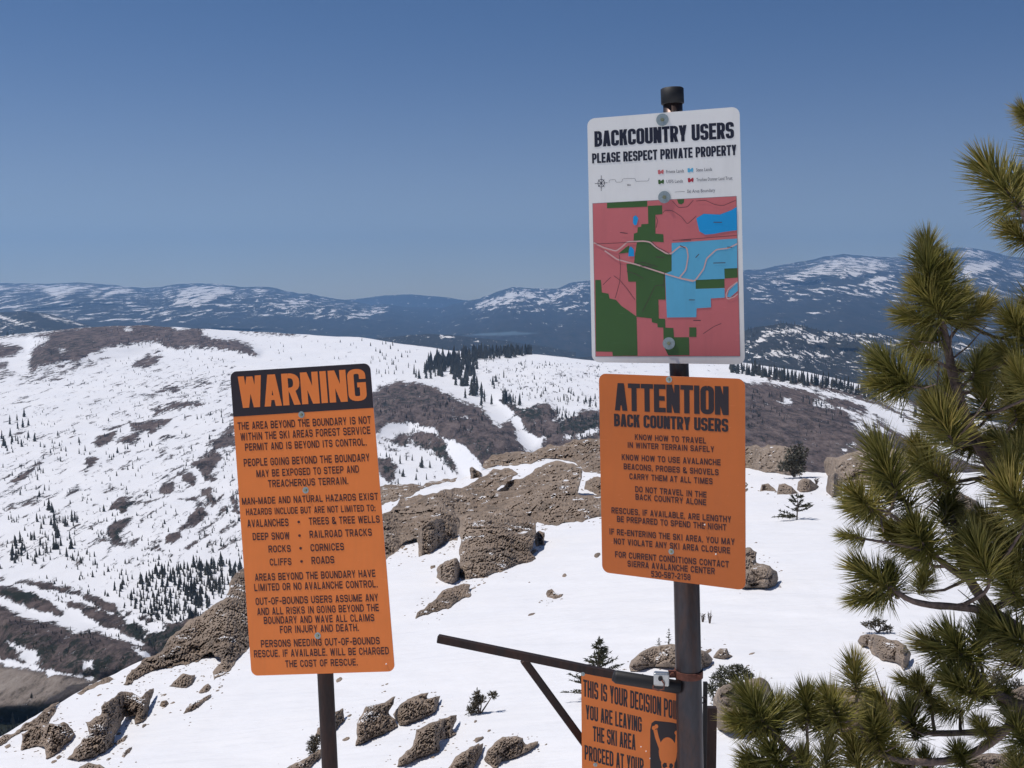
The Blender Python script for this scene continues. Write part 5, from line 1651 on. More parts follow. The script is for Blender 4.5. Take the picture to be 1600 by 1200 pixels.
MAPC = c4([(112, 77), (1072, 28), (1097, 1098), (132, 1100)])
flat(QB, "map_border", [[(x + dx, y + dy) for (x, y), (dx, dy) in zip(MAPC, ((-.6, -.6), (.6, -.6), (.6, .6), (-.6, .6)))]], M_GREY, sb, 0.0003)
mp = flat(QB, "map_field", [MAPC], M_PINK, sb, 0.0006)
GREENS = [
    [(205, 72), (470, 58), (472, 98), (205, 108)], [(670, 50), (718, 47), (715, 72), (700, 82), (680, 78)],
    [(475, 92), (570, 88), (572, 148), (525, 152), (525, 278), (578, 282), (580, 335), (380, 325), (382, 278), (405, 270), (408, 235), (430, 232), (432, 215), (478, 212)],
    [(402, 335), (500, 328), (525, 370), (580, 400), (632, 420), (634, 340), (633, 528), (588, 545), (592, 720), (545, 720), (548, 848), (500, 846), (398, 835), (396, 600), (345, 600), (333, 480), (383, 480), (388, 430)],
    [(350, 358), (350, 405), (280, 412), (300, 395), (330, 370)],
    [(128, 588), (165, 588), (170, 650), (172, 672), (215, 680), (222, 712), (265, 722), (300, 762), (348, 795), (398, 832), (400, 845), (407, 1096), (243, 1098), (241, 1070), (133, 1068)],
    [(500, 846), (590, 848), (592, 908), (645, 910), (650, 972), (750, 972), (753, 1092), (612, 1094), (580, 1030), (578, 908), (540, 905), (538, 880), (502, 872)],
    [(752, 906), (800, 906), (800, 970), (752, 970)], [(795, 588), (990, 580), (992, 640), (796, 648)], [(990, 512), (1080, 508), (1082, 572), (993, 578)],
]
for q in GREENS: flat(QB, "map_green_area", [c4(q)], M_GREEN, sb, 0.0009)
LB = [[(634, 340), (1078, 310), (1080, 508), (990, 512), (993, 580), (795, 588), (796, 648), (992, 642), (993, 706), (898, 712), (900, 772), (802, 778), (800, 838), (602, 840), (590, 545), (634, 528)],
      [(1082, 600), (1020, 660), (1008, 700), (1030, 705), (1083, 660)]]
for q in LB: flat(QB, "map_light_blue_area", [c4(q)], M_LBLUE, sb, 0.0012)
BL = [[(800, 175), (850, 145), (960, 150), (1040, 120), (1075, 98), (1077, 255), (980, 268), (920, 280), (860, 285), (820, 262), (810, 220)], [(378, 165), (395, 155), (412, 175), (400, 220), (385, 222), (376, 205)], [(352, 375), (362, 362), (382, 385), (384, 430), (345, 430), (348, 400)]]
for q in BL: flat(QB, "map_lake", [c4(q)], M_BLUE, sb, 0.0015)


def lines(Q, name, paths, wpx, mat, parent, off):
    org = np.array(parent.location); V = []; Fs = []
    for k, pth in enumerate(paths):
        for q in strip(rounded([(x, y, 3) for x, y in pth], 3), wpx):
            i = len(V)
            for (x, y) in q:
                u, v = Q.uv(x, y); V.append(Q.p(u, v, off + k * 0.00003) - org)
            Fs.append((i, i + 1, i + 2, i + 3))
    return mesh_py(name, V, Fs, mat, parent)


RD = [[(118, 338), (180, 370), (265, 395), (300, 370), (340, 332), (450, 328), (490, 335), (530, 370), (600, 412), (630, 412), (690, 362), (735, 372), (745, 430), (730, 520), (685, 575), (790, 595), (850, 515), (870, 445), (935, 385), (1020, 375), (1080, 345)],
      [(190, 392), (270, 450), (400, 485), (600, 550), (700, 580), (780, 598)]]
for k, q in enumerate(RD): lines(QB, "map_road", [c4(q)], 2.1, M_ROAD, sb, 0.0018 + k * 0.00004)
lines(QB, "map_shore", [c4([(1080, 600), (1020, 645), (1000, 690), (1012, 718), (1060, 700), (1082, 680)])], 1.8, M_ROAD, sb, 0.0019)
TL = [[(500, 335), (540, 372), (590, 395), (620, 415)], [(575, 140), (590, 122), (640, 125), (700, 165), (740, 215), (790, 170), (800, 160)], [(800, 60), (860, 55), (930, 85), (980, 92), (1070, 55)], [(640, 60), (680, 105), (740, 100), (780, 55)],
      [(285, 420), (295, 500), (290, 600), (260, 710)], [(250, 560), (290, 590), (340, 650), (390, 720)], [(130, 348), (400, 335)], [(640, 325), (1075, 290)], [(335, 530), (400, 550), (445, 580)], [(440, 800), (470, 740), (525, 625), (580, 622)],
      [(530, 165), (540, 190), (530, 240)], [(400, 480), (440, 470), (540, 500)], [(180, 620), (230, 570)], [(580, 640), (585, 540)], [(845, 950), (920, 900), (970, 880)]]
for k, q in enumerate(TL): lines(QB, "map_trail", [c4(q)], 0.7, M_LINE, sb, 0.0020 + k * 0.000005)
# place names too small to read: short dashes of print
names = [((291, 271), (340, 277)), ((917, 202), (975, 202)), ((685, 322), (765, 322)), ((690, 358), (728, 375)), ((795, 440), (818, 415)), ((915, 475), (998, 473)), ((1010, 368), (1045, 370)), ((530, 435), (585, 437)), ((750, 722), (790, 722)), ((780, 860), (830, 860)), ((425, 495), (500, 500))]
for q in names: lines(QB, "map_place_name", [c4(q)], 1.1, M_LINE, sb, 0.0022)
# legend: swatches, compass rose, scale bar (photo crop coordinates, 4.286 px per photo px from 900,120)


def c3(pts): return c4(pts, 900, 120)


def blot(cx, cy):
    return [[(cx - 20, cy - 12), (cx - 6, cy - 15), (cx - 2, cy - 4), (cx + 8, cy - 14), (cx + 18, cy - 16), (cx + 20, cy - 2), (cx + 16, cy + 14), (cx + 4, cy + 8), (cx - 8, cy + 16), (cx - 18, cy + 14)]]


for nm, m_, (cx, cy) in (("legend_swatch", M_PINK, (561, 637)), ("legend_swatch", M_LBLUE, (760, 625)), ("legend_swatch", M_GREEN, (563, 703)), ("legend_swatch", M_LEGRED, (762, 691))):
    flat(QB, nm, [c3(q) for q in blot(cx, cy)], m_, sb, 0.0006)


def font_line(Q, parent, txt, x0, y0, x1, y1, hpx, mat, off=0.0006):
    cu = bpy.data.curves.new("t", 'FONT'); cu.body = txt; cu.size = 1.0; cu.resolution_u = 2; cu.offset = 0.012
    ob = bpy.data.objects.new("t", cu); COL.objects.link(ob)
    dg = bpy.context.evaluated_depsgraph_get()
    me = bpy.data.meshes.new_from_object(ob.evaluated_get(dg))
    co = np.zeros(len(me.vertices) * 3); me.vertices.foreach_get("co", co); co = co.reshape(-1, 3)
    bpy.data.objects.remove(ob); bpy.data.curves.remove(cu)
    w = co[:, 0].max(); ua, va = Q.uv(x0, y0); ub, vb = Q.uv(x1, y1)
    hv = hpx / np.linalg.norm(Q.px[3] - Q.px[0])
    org = np.array(parent.location); out = []
    for c in co:
        t = c[0] / w
        out.append(Q.p(ua + (ub - ua) * t, va + (vb - va) * t + (0.36 - c[1]) * hv / 0.72, off) - org)
    me.vertices.foreach_set("co", np.array(out, dtype=np.float32).ravel())
    me.materials.clear(); me.materials.append(mat); me.update()
    link(bpy.data.objects.new("lettering", me), parent)


def p3(x, y): return (900 + x / 4.2857, 120 + y / 4.2857)


for t_, a, b in (("Private Lands", (595, 635), (717, 628)), ("State Lands", (798, 623), (907, 617)), ("USFS Lands", (597, 701), (709, 696)), ("Truckee Donner Land Trust", (800, 688), (1046, 676)), ("Ski Area Boundary", (736, 766), (928, 757))):
    font_line(QB, sb, t_, *p3(*a), *p3(*b), 5.0, M_GREY)
lines(QB, "legend_line", [c3([(655, 771), (722, 767)])], 0.6, M_GREY, sb, 0.0006)
cx, cy = 167, 712
ring = [(cx + 22 * math.cos(a * math.pi / 8), cy + 26 * math.sin(a * math.pi / 8)) for a in range(17)]
lines(QB, "compass_rose", [c3(ring), c3([(cx, cy - 52), (cx, cy + 52)]), c3([(cx - 42, cy + 3), (cx + 42, cy - 3)]), c3([(cx - 20, cy - 24), (cx + 20, cy + 24)]), c3([(cx - 20, cy + 24), (cx + 20, cy - 24)])], 0.75, M_NAVY, sb, 0.0006)
lines(QB, "scale_bar", [c3([(218, 710), (218, 690), (262, 688), (262, 706), (305, 704), (305, 683), (392, 680), (392, 700), (482, 697), (482, 678)])], 0.6, M_GREY, sb, 0.0006)
font_line(QB, sb, "Miles", *p3(338, 724), *p3(362, 722), 3.0, M_GREY)
for x, y in ((1033.5, 187.5), (1036.5, 308), (1043.5, 536.5)):
    bolt(QB, sb, x, y, 0.0185, 0.0062, M_ZINC, M_BRASS, 0.004)

# ------------------------------------------------------------------ attention sign
sa = thing("attention_sign", tuple(QA.p(.5, 1.0)), "orange sign headed ATTENTION BACK COUNTRY USERS, below the white map sign", "sign")
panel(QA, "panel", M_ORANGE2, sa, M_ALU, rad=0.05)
lettering(QA, sa, M_INK, [("ATTENTION", 960.5, 620, 1138.5, 626.5, 42)], stem=0.40, bar=0.165, gap=0.06)
lettering(QA, sa, M_INK, [("BACK COUNTRY USERS", 959.5, 656.5, 1138, 665, 19.5)], stem=0.42, bar=0.175, gap=0.07)
lettering(QA, sa, M_INKBR, [
    ("KNOW HOW TO TRAVEL", 992, 683, 1103.5, 689, 9),
    ("IN WINTER TERRAIN SAFELY", 980.5, 695.5, 1116, 702.5, 9),
    ("KNOW HOW TO USE AVALANCHE", 971.5, 714.5, 1126, 723, 9.3),
    ("BEACONS, PROBES & SHOVELS", 974.5, 729, 1123, 738.5, 9.3),
    ("CARRY THEM AT ALL TIMES", 983.5, 744.5, 1113.5, 752.5, 9.3),
    ("DO NOT TRAVEL IN THE", 992.5, 764.5, 1104, 773.5, 9.3),
    ("BACK COUNTRY ALONE", 993, 776.5, 1103.5, 785.5, 9.3),
    ("RESCUES, IF AVAILABLE, ARE LENGTHY", 955.5, 797.5, 1142.5, 812, 9.6),
    ("BE PREPARED TO SPEND THE NIGHT", 964, 811, 1135, 824.5, 9.6),
    ("IF RE-ENTERING THE SKI AREA, YOU MAY", 952, 830.5, 1148, 847, 9.6),
    ("NOT VIOLATE ANY SKI AREA CLOSURE", 959, 845.5, 1141, 860.5, 9.6),
    ("FOR CURRENT CONDITIONS CONTACT", 961, 866, 1139, 882, 9.8),
    ("SIERRA AVALANCHE CENTER", 980.5, 880.5, 1117, 892.5, 9.8),
    ("530-587-2158", 1017.5, 896.5, 1079, 902, 9.6)], stem=0.26, bar=0.20, gap=0.17)
bolt(QA, sa, 1045.5, 593, 0.0095, 0.0045, M_ZINC, M_BRASS)
bolt(QA, sa, 1049, 862, 0.0085, 0.0045, M_ZINC, M_BRASS)
for x, y in ((1101.5, 820), (1119, 866)): bolt(QA, sa, x, y, 0, 0.0024, M_WHITE, None)

# ------------------------------------------------------------------ right post
rp = thing("sign_post", (0, 0, 0), "thick dark steel pipe post with a black cap holding the map and attention signs", "post")
up = [W(1051, 155, 3.575), W(1054, 300, 3.57), (W(1061, 575, 3.53)), W(1064, 650, 3.52)]
lo = [W(1063, 640, 3.52), W(1073, 920, 3.50), W(1076, 1060, 3.49), W(1079, 1200, 3.48), W(1090, 1640, 3.45)]
lo[-1][2] = -0.25
rp.location = tuple(lo[-1])
m = MB(lo[-1]); m.tube(up, [0.0298] * 4, 24); m.build("upper_pipe", M_STEEL, rp, True, at=(0, 0, 0))
m = MB(lo[-1]); m.tube(lo, [0.0400, 0.0400, 0.0402, 0.0405, 0.0405], 28); m.build("lower_pipe", M_STEEL, rp, True, at=(0, 0, 0))
m = MB(lo[-1]); ct = W(1050, 137.5, 3.575); cb = W(1051, 163, 3.575)
m.tube([ct + (cb - ct) * t for t in (0, .06, .94, 1)], [0.031, 0.0352, 0.0352, 0.033], 24); m.build("cap", M_BLACK, rp, True, at=(0, 0, 0))

# ------------------------------------------------------------------ gate arm, brace, decision sign
def square_tube(m, a, b, half, seed=0):
    a = np.array(a); b = np.array(b); t = (b - a) / np.linalg.norm(b - a)
    n = np.cross(t, np.array([0, 0, 1.0])); n /= np.linalg.norm(n); v = np.cross(n, t)
    m.box((a + b) / 2, t, np.linalg.norm(b - a) / 2, n, half, v, half)


ga = thing("swing_gate", tuple(W(1068, 1076, 3.50)), "dark steel arm reaching left from the thick post with a diagonal brace", "gate")
go = np.array(ga.location)
m = MB(go); square_tube(m, W(684, 997.5, 3.72), W(1065, 1076, 3.58), 0.0128); o = m.build("arm", M_STEEL2, ga, at=(0, 0, 0))
bv = o.modifiers.new("b", 'BEVEL'); bv.width = 0.003; bv.segments = 2
m = MB(go); square_tube(m, W(818, 1031, 3.70), W(1060, 1362, 3.78), 0.0128); o = m.build("brace", M_STEEL2, ga, at=(0, 0, 0))
bv = o.modifiers.new("b", 'BEVEL'); bv.width = 0.003; bv.segments = 2
m = MB(go)
m.tube([W(958, 1056, 3.47), W(963, 1057.5, 3.47), W(1030, 1068.5, 3.46), W(1062, 1074, 3.46)], [0.015, 0.0205, 0.0205, 0.0205], 16); m.build("sleeve", M_BLACK, ga, True, at=(0, 0, 0))

QD = Quad([(908, 1047), (1090, 1083.5), (1090, 1363), (910, 1290)], [3.625, 3.555, 3.555, 3.625])
sdn = thing("decision_sign", tuple(QD.p(.5, 1.0)), "orange sign reading THIS IS YOUR DECISION POINT hanging under the gate arm", "sign")
panel(QD, "panel", M_ORANGE, sdn, M_ALU, rad=0.03)
IM = dict(stem=0.36, bar=0.14, gap=0.10)
lettering(QD, sdn, M_INK, [("THIS IS YOUR DECISION POINT", 911, 1074.5, 1066, 1112, 26, dict(stem=0.38, bar=0.13, gap=0.10)),
                           ("YOU ARE LEAVING", 914.5, 1112, 997, 1131, 22), ("THE SKI AREA", 924.5, 1145.5, 987.5, 1158.5, 23),
                           ("PROCEED AT YOUR", 913, 1175, 1000, 1196, 23)], stem=0.38, bar=0.14, gap=0.11)
# skull and crossbones emblem: black rounded panel with an orange skull and bones
def cd(pts): return [(670 + x / 3.478, 960 + y / 3.478) for x, y in pts]


flat(QD, "emblem_field", [cd([(1184, 620), (1192, 585), (1210, 573), (1300, 583), (1400, 603), (1440, 640), (1440, 1120), (1200, 1060), (1184, 1000)])], M_INK, sdn, 0.0004)
sk = []
for a in range(24):
    an = 2 * math.pi * a / 24
    sk.append((1284 + 52 * math.cos(an), 745 + 82 * math.sin(an) + 0.1 * 52 * math.cos(an)))
flat(QD, "emblem_skull", [cd(sk)], M_ORANGE, sdn, 0.0008)
flat(QD, "emblem_jaw", [cd([(1245, 800), (1322, 806), (1316, 872), (1256, 866)])], M_ORANGE, sdn, 0.0009)
flat(QD, "emblem_eyes", [cd([(1252, 812), (1262, 800), (1276, 802), (1280, 822), (1266, 830), (1254, 826)]), cd([(1290, 822), (1294, 806), (1306, 804), (1315, 815), (1310, 830), (1296, 832)])], M_INK, sdn, 0.0012)
lines(QD, "emblem_bones", [cd([(1212, 622), (1222, 665), (1250, 740)]), cd([(1340, 650), (1336, 690), (1322, 770)])], 6.0, M_ORANGE, sdn, 0.0006)
for q in ((1204, 612), (1218, 604), (1333, 640), (1346, 640)):
    ck = [(q[0] + 11 * math.cos(a * math.pi / 6), q[1] + 12 * math.sin(a * math.pi / 6)) for a in range(12)]
    flat(QD, "emblem_bone_end", [cd(ck)], M_ORANGE, sdn, 0.00075 + q[0] % 3 * 0.00005)
for x, y in ((908 + 2.5, 1053), (928, 1194)):
    bolt(QD, sdn, x, y, 0.0065, 0.003, M_ZINC, M_ZINC)
for x, y in ((996, 1165), (1004, 1172), (1010, 1183)):
    bolt(QD, sdn, x, y, 0, 0.0018, M_WHITE, None)

# padlock hanging at the end of the sleeve
pd = thing("padlock", tuple(W(1034, 1062, 3.40)), "silver steel padlock fixed on the black sleeve beside the thick post", "padlock")
po = np.array(pd.location)
m = MB(po); c = W(1033.5, 1060.5, 3.405)
m.box(c, (0.985, -0.17, 0), 0.0235, (0.17, 0.985, 0), 0.012, (0, 0, 1), 0.0205); o = m.build("body", M_LOCK, pd, at=(0, 0, 0))
bv = o.modifiers.new("b", 'BEVEL'); bv.width = 0.005; bv.segments = 3
m = MB(po); k0 = W(1032, 1061, 3.388); m.tube([k0 + np.array([0, 0.004, 0]), k0 + np.array([0, -0.001, 0])], [0.0068] * 2, 16); m.build("keyhole", M_BLACK, pd, at=(0, 0, 0))
m = MB(po); m.tube([W(1034, 1063, 3.385), W(1038, 1069, 3.383), W(1037, 1077, 3.386), W(1029, 1079, 3.388), W(1020, 1076, 3.39), W(1021, 1071, 3.40)], [0.0022] * 6, 8); m.build("shackle", M_RUST, pd, True, at=(0, 0, 0))

# rusty strap clamped round the post
st = thing("pipe_clamp", tuple(W(1075, 1051, 3.44)), "rusty strap clamp bolted round the thick post above the sleeve", "clamp")
so = np.array(st.location)
m = MB(so)
axis_c = W(1076, 1052, 3.49)
ring = []
for s_ in (-0.011, 0.011):
    for rr in (0.0412, 0.0445):
        ring.append([(axis_c + np.array([rr * math.cos(a * math.pi / 16), rr * math.sin(a * math.pi / 16), s_ + 0.006 * 0])) for a in range(32)])
V = [p for r_ in ring for p in r_]; Fs = []
for a in range(32):
    b = (a + 1) % 32
    Fs += [(a, b, 32 + b, 32 + a), (64 + a, 96 + a, 96 + b, 64 + b), (32 + a, 32 + b, 96 + b, 96 + a), (a, 64 + a, 64 + b, b)]
m.add(V, Fs); m.build("strap", M_RUST, st, False, at=(0, 0, 0))
m = MB(so); m.box(axis_c + np.array([-0.053, -0.012, 0.002]), (1, 0, 0), 0.012, (0, 1, 0), 0.004, (0, 0, 1), 0.011); m.build("lug", M_RUST, st, at=(0, 0, 0))
for dx in (-0.053, 0.026):
    m = MB(so); q = axis_c + np.array([dx, -0.036 if dx > 0 else -0.016, 0.002]); m.tube([q, q + np.array([0, -0.008, 0])], [0.0075] * 2, 6); m.build("bolt_head", M_RUST, st, at=(0, 0, 0))

# slim dark upright beside the post
gp = thing("gate_upright", tuple(W(1108, 1500, 3.62)), "slim dark upright bar with a ring hook just right of the thick post", "bar")
gpo = np.array(gp.location); gpo[2] = -0.2; gp.location = tuple(gpo)
m = MB(gpo); a = W(1108.5, 1103, 3.62); b = W(1109.5, 1500, 3.60); b[2] = -0.2
m.box((a + b) / 2, (1, 0, 0), 0.0155, (0, 1, 0), 0.012, (0, 0, 1), (a[2] - b[2]) / 2); m.build("bar", M_STEEL2, gp, at=(0, 0, 0))
m = MB(gpo); a = W(1099, 1064, 3.60); b = W(1099, 1500, 3.58); b[2] = -0.2
m.box((a + b) / 2, (1, 0, 0), 0.0065, (0, 1, 0), 0.006, (0, 0, 1), (a[2] - b[2]) / 2); m.build("side_rod", M_BLACK, gp, at=(0, 0, 0))
m = MB(gpo); hc = W(1100, 1094, 3.575)
m.tube([hc + np.array([0.009 * math.cos(k * math.pi / 8), 0, 0.011 * math.sin(k * math.pi / 8)]) for k in range(15)] + [W(1103, 1103, 3.60)], [0.0022] * 16, 6); m.build("ring_hook", M_STEEL, gp, True, at=(0, 0, 0))

# ------------------------------------------------------------------ the big pine at the right
M_BARK = simple("pine_branch_bark", (0.17, 0.12, 0.10), 0.9, var=0.45, vscale=70, bmp=0.8, bscale=120, bdist=0.006)


def needle_mat(name, c0, c1, c2):
    m, nt, b = new_mat(name)
    b.inputs["Roughness"].default_value = 0.45
    b.inputs["Specular IOR Level"].default_value = 0.4
    tc = nt.nodes.new("ShaderNodeAttribute"); tc.attribute_name = "tone"
    c = ramp(nt, tc.outputs["Fac"], [(0.0, c0), (0.5, c1), (1.0, c2)])
    oi = nt.nodes.new("ShaderNodeObjectInfo")
    hs = nt.nodes.new("ShaderNodeHueSaturation")
    nt.links.new(c, hs.inputs["Color"])
    nt.links.new(math_n(nt, 'MULTIPLY_ADD', oi.outputs["Random"], -0.02, 0.512), hs.inputs["Hue"])
    rv = nt.nodes.new("ShaderNodeMath"); rv.operation = 'MULTIPLY_ADD'; rv.inputs[1].default_value = 0.7; rv.inputs[2].default_value = 0.75
    nt.links.new(oi.outputs["Random"], rv.inputs[0]); nt.links.new(rv.outputs[0], hs.inputs["Value"])
    c = hs.outputs[0]
    nt.links.new(c, b.inputs["Base Color"])
    t = nt.nodes.new("ShaderNodeBsdfTranslucent"); nt.links.new(c, t.inputs[0])
    mx = nt.nodes.new("ShaderNodeMixShader"); mx.inputs[0].default_value = 0.3
    nt.links.new(b.outputs[0], mx.inputs[1]); nt.links.new(t.outputs[0], mx.inputs[2])
    nt.links.new(mx.outputs[0], nt.nodes["Material Output"].inputs[0])
    return m


M_NEED = needle_mat("olive_pine_needles", (0.10, 0.108, 0.028), (0.25, 0.230, 0.055), (0.40, 0.33, 0.10))


def tuft_mesh(seed, n=520):
    """Bottlebrush of long needles round a shoot along +Z, unit needle length."""
    rg = np.random.RandomState(seed)
    V = []; Fc = []; tone = []
    shoot = 0.62
    for k in range(n):
        t = rg.rand() ** 0.8
        base = np.array([rg.normal(0, .012), rg.normal(0, .012), t * shoot - 0.1])
        az = rg.rand() * 6.283
        # needles at the tip point forward, the lower ones spread and droop back
        el = math.radians(np.interp(t, [0, .5, 1], [6, 36, 72]) + rg.normal(0, 11))
        L = 0.62 * rg.uniform(.75, 1.1) * (1 - 0.12 * t)
        d = np.array([math.cos(az) * math.cos(el), math.sin(az) * math.cos(el), math.sin(el)])
        side = np.cross(d, [0, 0, 1]); side /= (np.linalg.norm(side) + 1e-9)
        upv = np.cross(side, d)
        r = 0.0076 * rg.uniform(.8, 1.25)
        droop = np.array([0, 0, 0.05 * rg.normal(0.6, .6)])
        p = [base, base + d * L * .5 + droop * .3, base + d * L]
        i = len(V); tn = np.clip(rg.normal(.45, .22), 0, 1) if rg.rand() > .07 else rg.uniform(.85, 1)
        for q, rr in ((p[0], r), (p[1], r * .95)):
            for a in (0, 2.094, 4.189):
                V.append(q + (side * math.cos(a) + upv * math.sin(a)) * rr); tone.append(tn)
        V.append(p[2]); tone.append(min(1, tn + .3))
        for a in range(3):
            b = (a + 1) % 3
            Fc += [(i + a, i + b, i + 3 + b), (i + a, i + 3 + b, i + 3 + a), (i + 3 + a, i + 3 + b, i + 6)]
    me = bpy.data.meshes.new("needles")
    me.from_pydata([tuple(v) for v in V], [], Fc)
    at = me.attributes.new("tone", 'FLOAT', 'POINT'); at.data.foreach_set("value", np.array(tone, dtype=np.float32))
    me.materials.append(M_NEED); me.update()
    return me


TM = [tuft_mesh(s, 330 + 50 * (s % 3)) for s in range(8)]
pine_base = np.array([2.35, 3.05, -0.3])
pt = thing("pine_tree", tuple(pine_base), "big long-needled pine filling the right edge with tufted branches", "tree")


def P_(x, y, d): return W(x, y, d)


LIMBS = [  # (points (px,py,depth), radius start, radius end)
    ([(1690, 1060, 3.1), (1640, 1010, 3.05), (1592, 985, 3.0), (1548, 955, 3.0), (1512, 905, 3.02), (1496, 860, 3.05)], .026, .010),
    ([(1660, 900, 3.15), (1600, 815, 3.12), (1560, 745, 3.1), (1525, 690, 3.1), (1500, 630, 3.1), (1487, 580, 3.1), (1478, 530, 3.1), (1469, 487, 3.1), (1458, 430, 3.1)], .024, .006),
    ([(1512, 905, 3.02), (1480, 885, 2.98), (1452, 862, 2.95)], .012, .006),
    ([(1548, 955, 3.0), (1500, 948, 2.95), (1450, 946, 2.9), (1415, 936, 2.88), (1388, 915, 2.88)], .011, .006),
    ([(1496, 860, 3.05), (1488, 800, 3.1), (1480, 760, 3.15)], .008, .004),
    ([(1700, 1130, 3.0), (1600, 1106, 2.95), (1570, 1093, 2.93), (1535, 1068, 2.9), (1512, 1035, 2.9)], .022, .008),
    ([(1680, 1060, 2.9), (1600, 1115, 2.88), (1570, 1140, 2.85), (1535, 1172, 2.85), (1480, 1192, 2.85), (1400, 1190, 2.85), (1365, 1172, 2.83)], .016, .007),
    ([(1570, 1140, 2.85), (1500, 1146, 2.9), (1440, 1146, 2.92), (1400, 1130, 2.92)], .010, .005),
    ([(1400, 1290, 2.75), (1330, 1250, 2.72), (1262, 1205, 2.7), (1225, 1165, 2.68), (1196, 1132, 2.68)], .013, .006),
    ([(1487, 580, 3.1), (1472, 568, 3.05), (1457, 563, 3.0)], .005, .003),
    ([(1478, 540, 3.1), (1490, 520, 3.12), (1503, 505, 3.14)], .005, .003),
    ([(1500, 630, 3.1), (1460, 605, 3.0), (1420, 602, 2.95)], .006, .004),
    ([(1525, 690, 3.1), (1505, 695, 3.0), (1490, 690, 2.95)], .007, .004),
    ([(1560, 745, 3.1), (1520, 748, 3.1), (1482, 756, 3.1)], .006, .004),
    ([(1720, 560, 3.2), (1650, 450, 3.15), (1612, 360, 3.12), (1590, 315, 3.1)], .016, .007),
    ([(1650, 450, 3.15), (1640, 260, 3.15), (1622, 190, 3.15)], .010, .006),
    ([(1452, 862, 2.95), (1400, 850, 2.9), (1350, 842, 2.88)], .005, .003),
    ([(1452, 862, 2.95), (1400, 805, 2.92), (1362, 792, 2.9)], .006, .003),
    ([(1600, 1106, 2.95), (1620, 1060, 2.95), (1610, 1010, 2.95)], .010, .005),
    ([(1365, 1172, 2.83), (1340, 1130, 2.8), (1338, 1082, 2.8)], .006, .003),
    ([(1262, 1205, 2.7), (1262, 1160, 2.72), (1260, 1122, 2.74)], .005, .003),
    ([(1500, 948, 2.95), (1545, 925, 2.9), (1545, 900, 2.9)], .006, .004),
]
trunk_pts = [pine_base, np.array([2.30, 3.12, 0.4]), np.array([2.22, 3.15, 1.1]), np.array([2.12, 3.2, 1.7]), np.array([2.02, 3.22, 2.4]), np.array([1.95, 3.22, 3.0])]
m = MB(pine_base); m.tube(trunk_pts, [.075, .065, .055, .042, .028, .012], 14, jit=.08); m.build("trunk", M_BARK, pt, True, at=(0, 0, 0))


def near_trunk(p):
    best = None
    for k in range(len(trunk_pts) - 1):
        for t in np.linspace(0, 1, 6):
            q = trunk_pts[k] * (1 - t) + trunk_pts[k + 1] * t
            dd = np.linalg.norm(q + np.array([0, 0, 0.25]) - p)
            if best is None or dd < best[0]: best = (dd, q)
    return best[1]


limb_world = []
for k, (pts, ra, rb) in enumerate(LIMBS):
    q = [P_(*p) for p in pts]
    if pts[0][0] > 1640 or pts[0][1] > 1260:
        q = [near_trunk(q[0])] + q
    n = len(q)
    fine = []
    for i in range(n - 1):
        for t in (0, .33, .66): fine.append(q[i] * (1 - t) + q[i + 1] * t)
    fine.append(q[-1])
    fine = [np.array(f) for f in fine]
    for _ in range(2):
        fine = [fine[0]] + [(fine[i - 1] + 2 * fine[i] + fine[i + 1]) / 4 for i in range(1, len(fine) - 1)] + [fine[-1]]
    rads = list(np.linspace(ra, rb, len(fine)))
    limb_world += fine
    m = MB(pine_base); m.tube(fine, rads, 10, jit=.12, seed=k); m.build("branch", M_BARK, pt, True, at=(0, 0, 0))

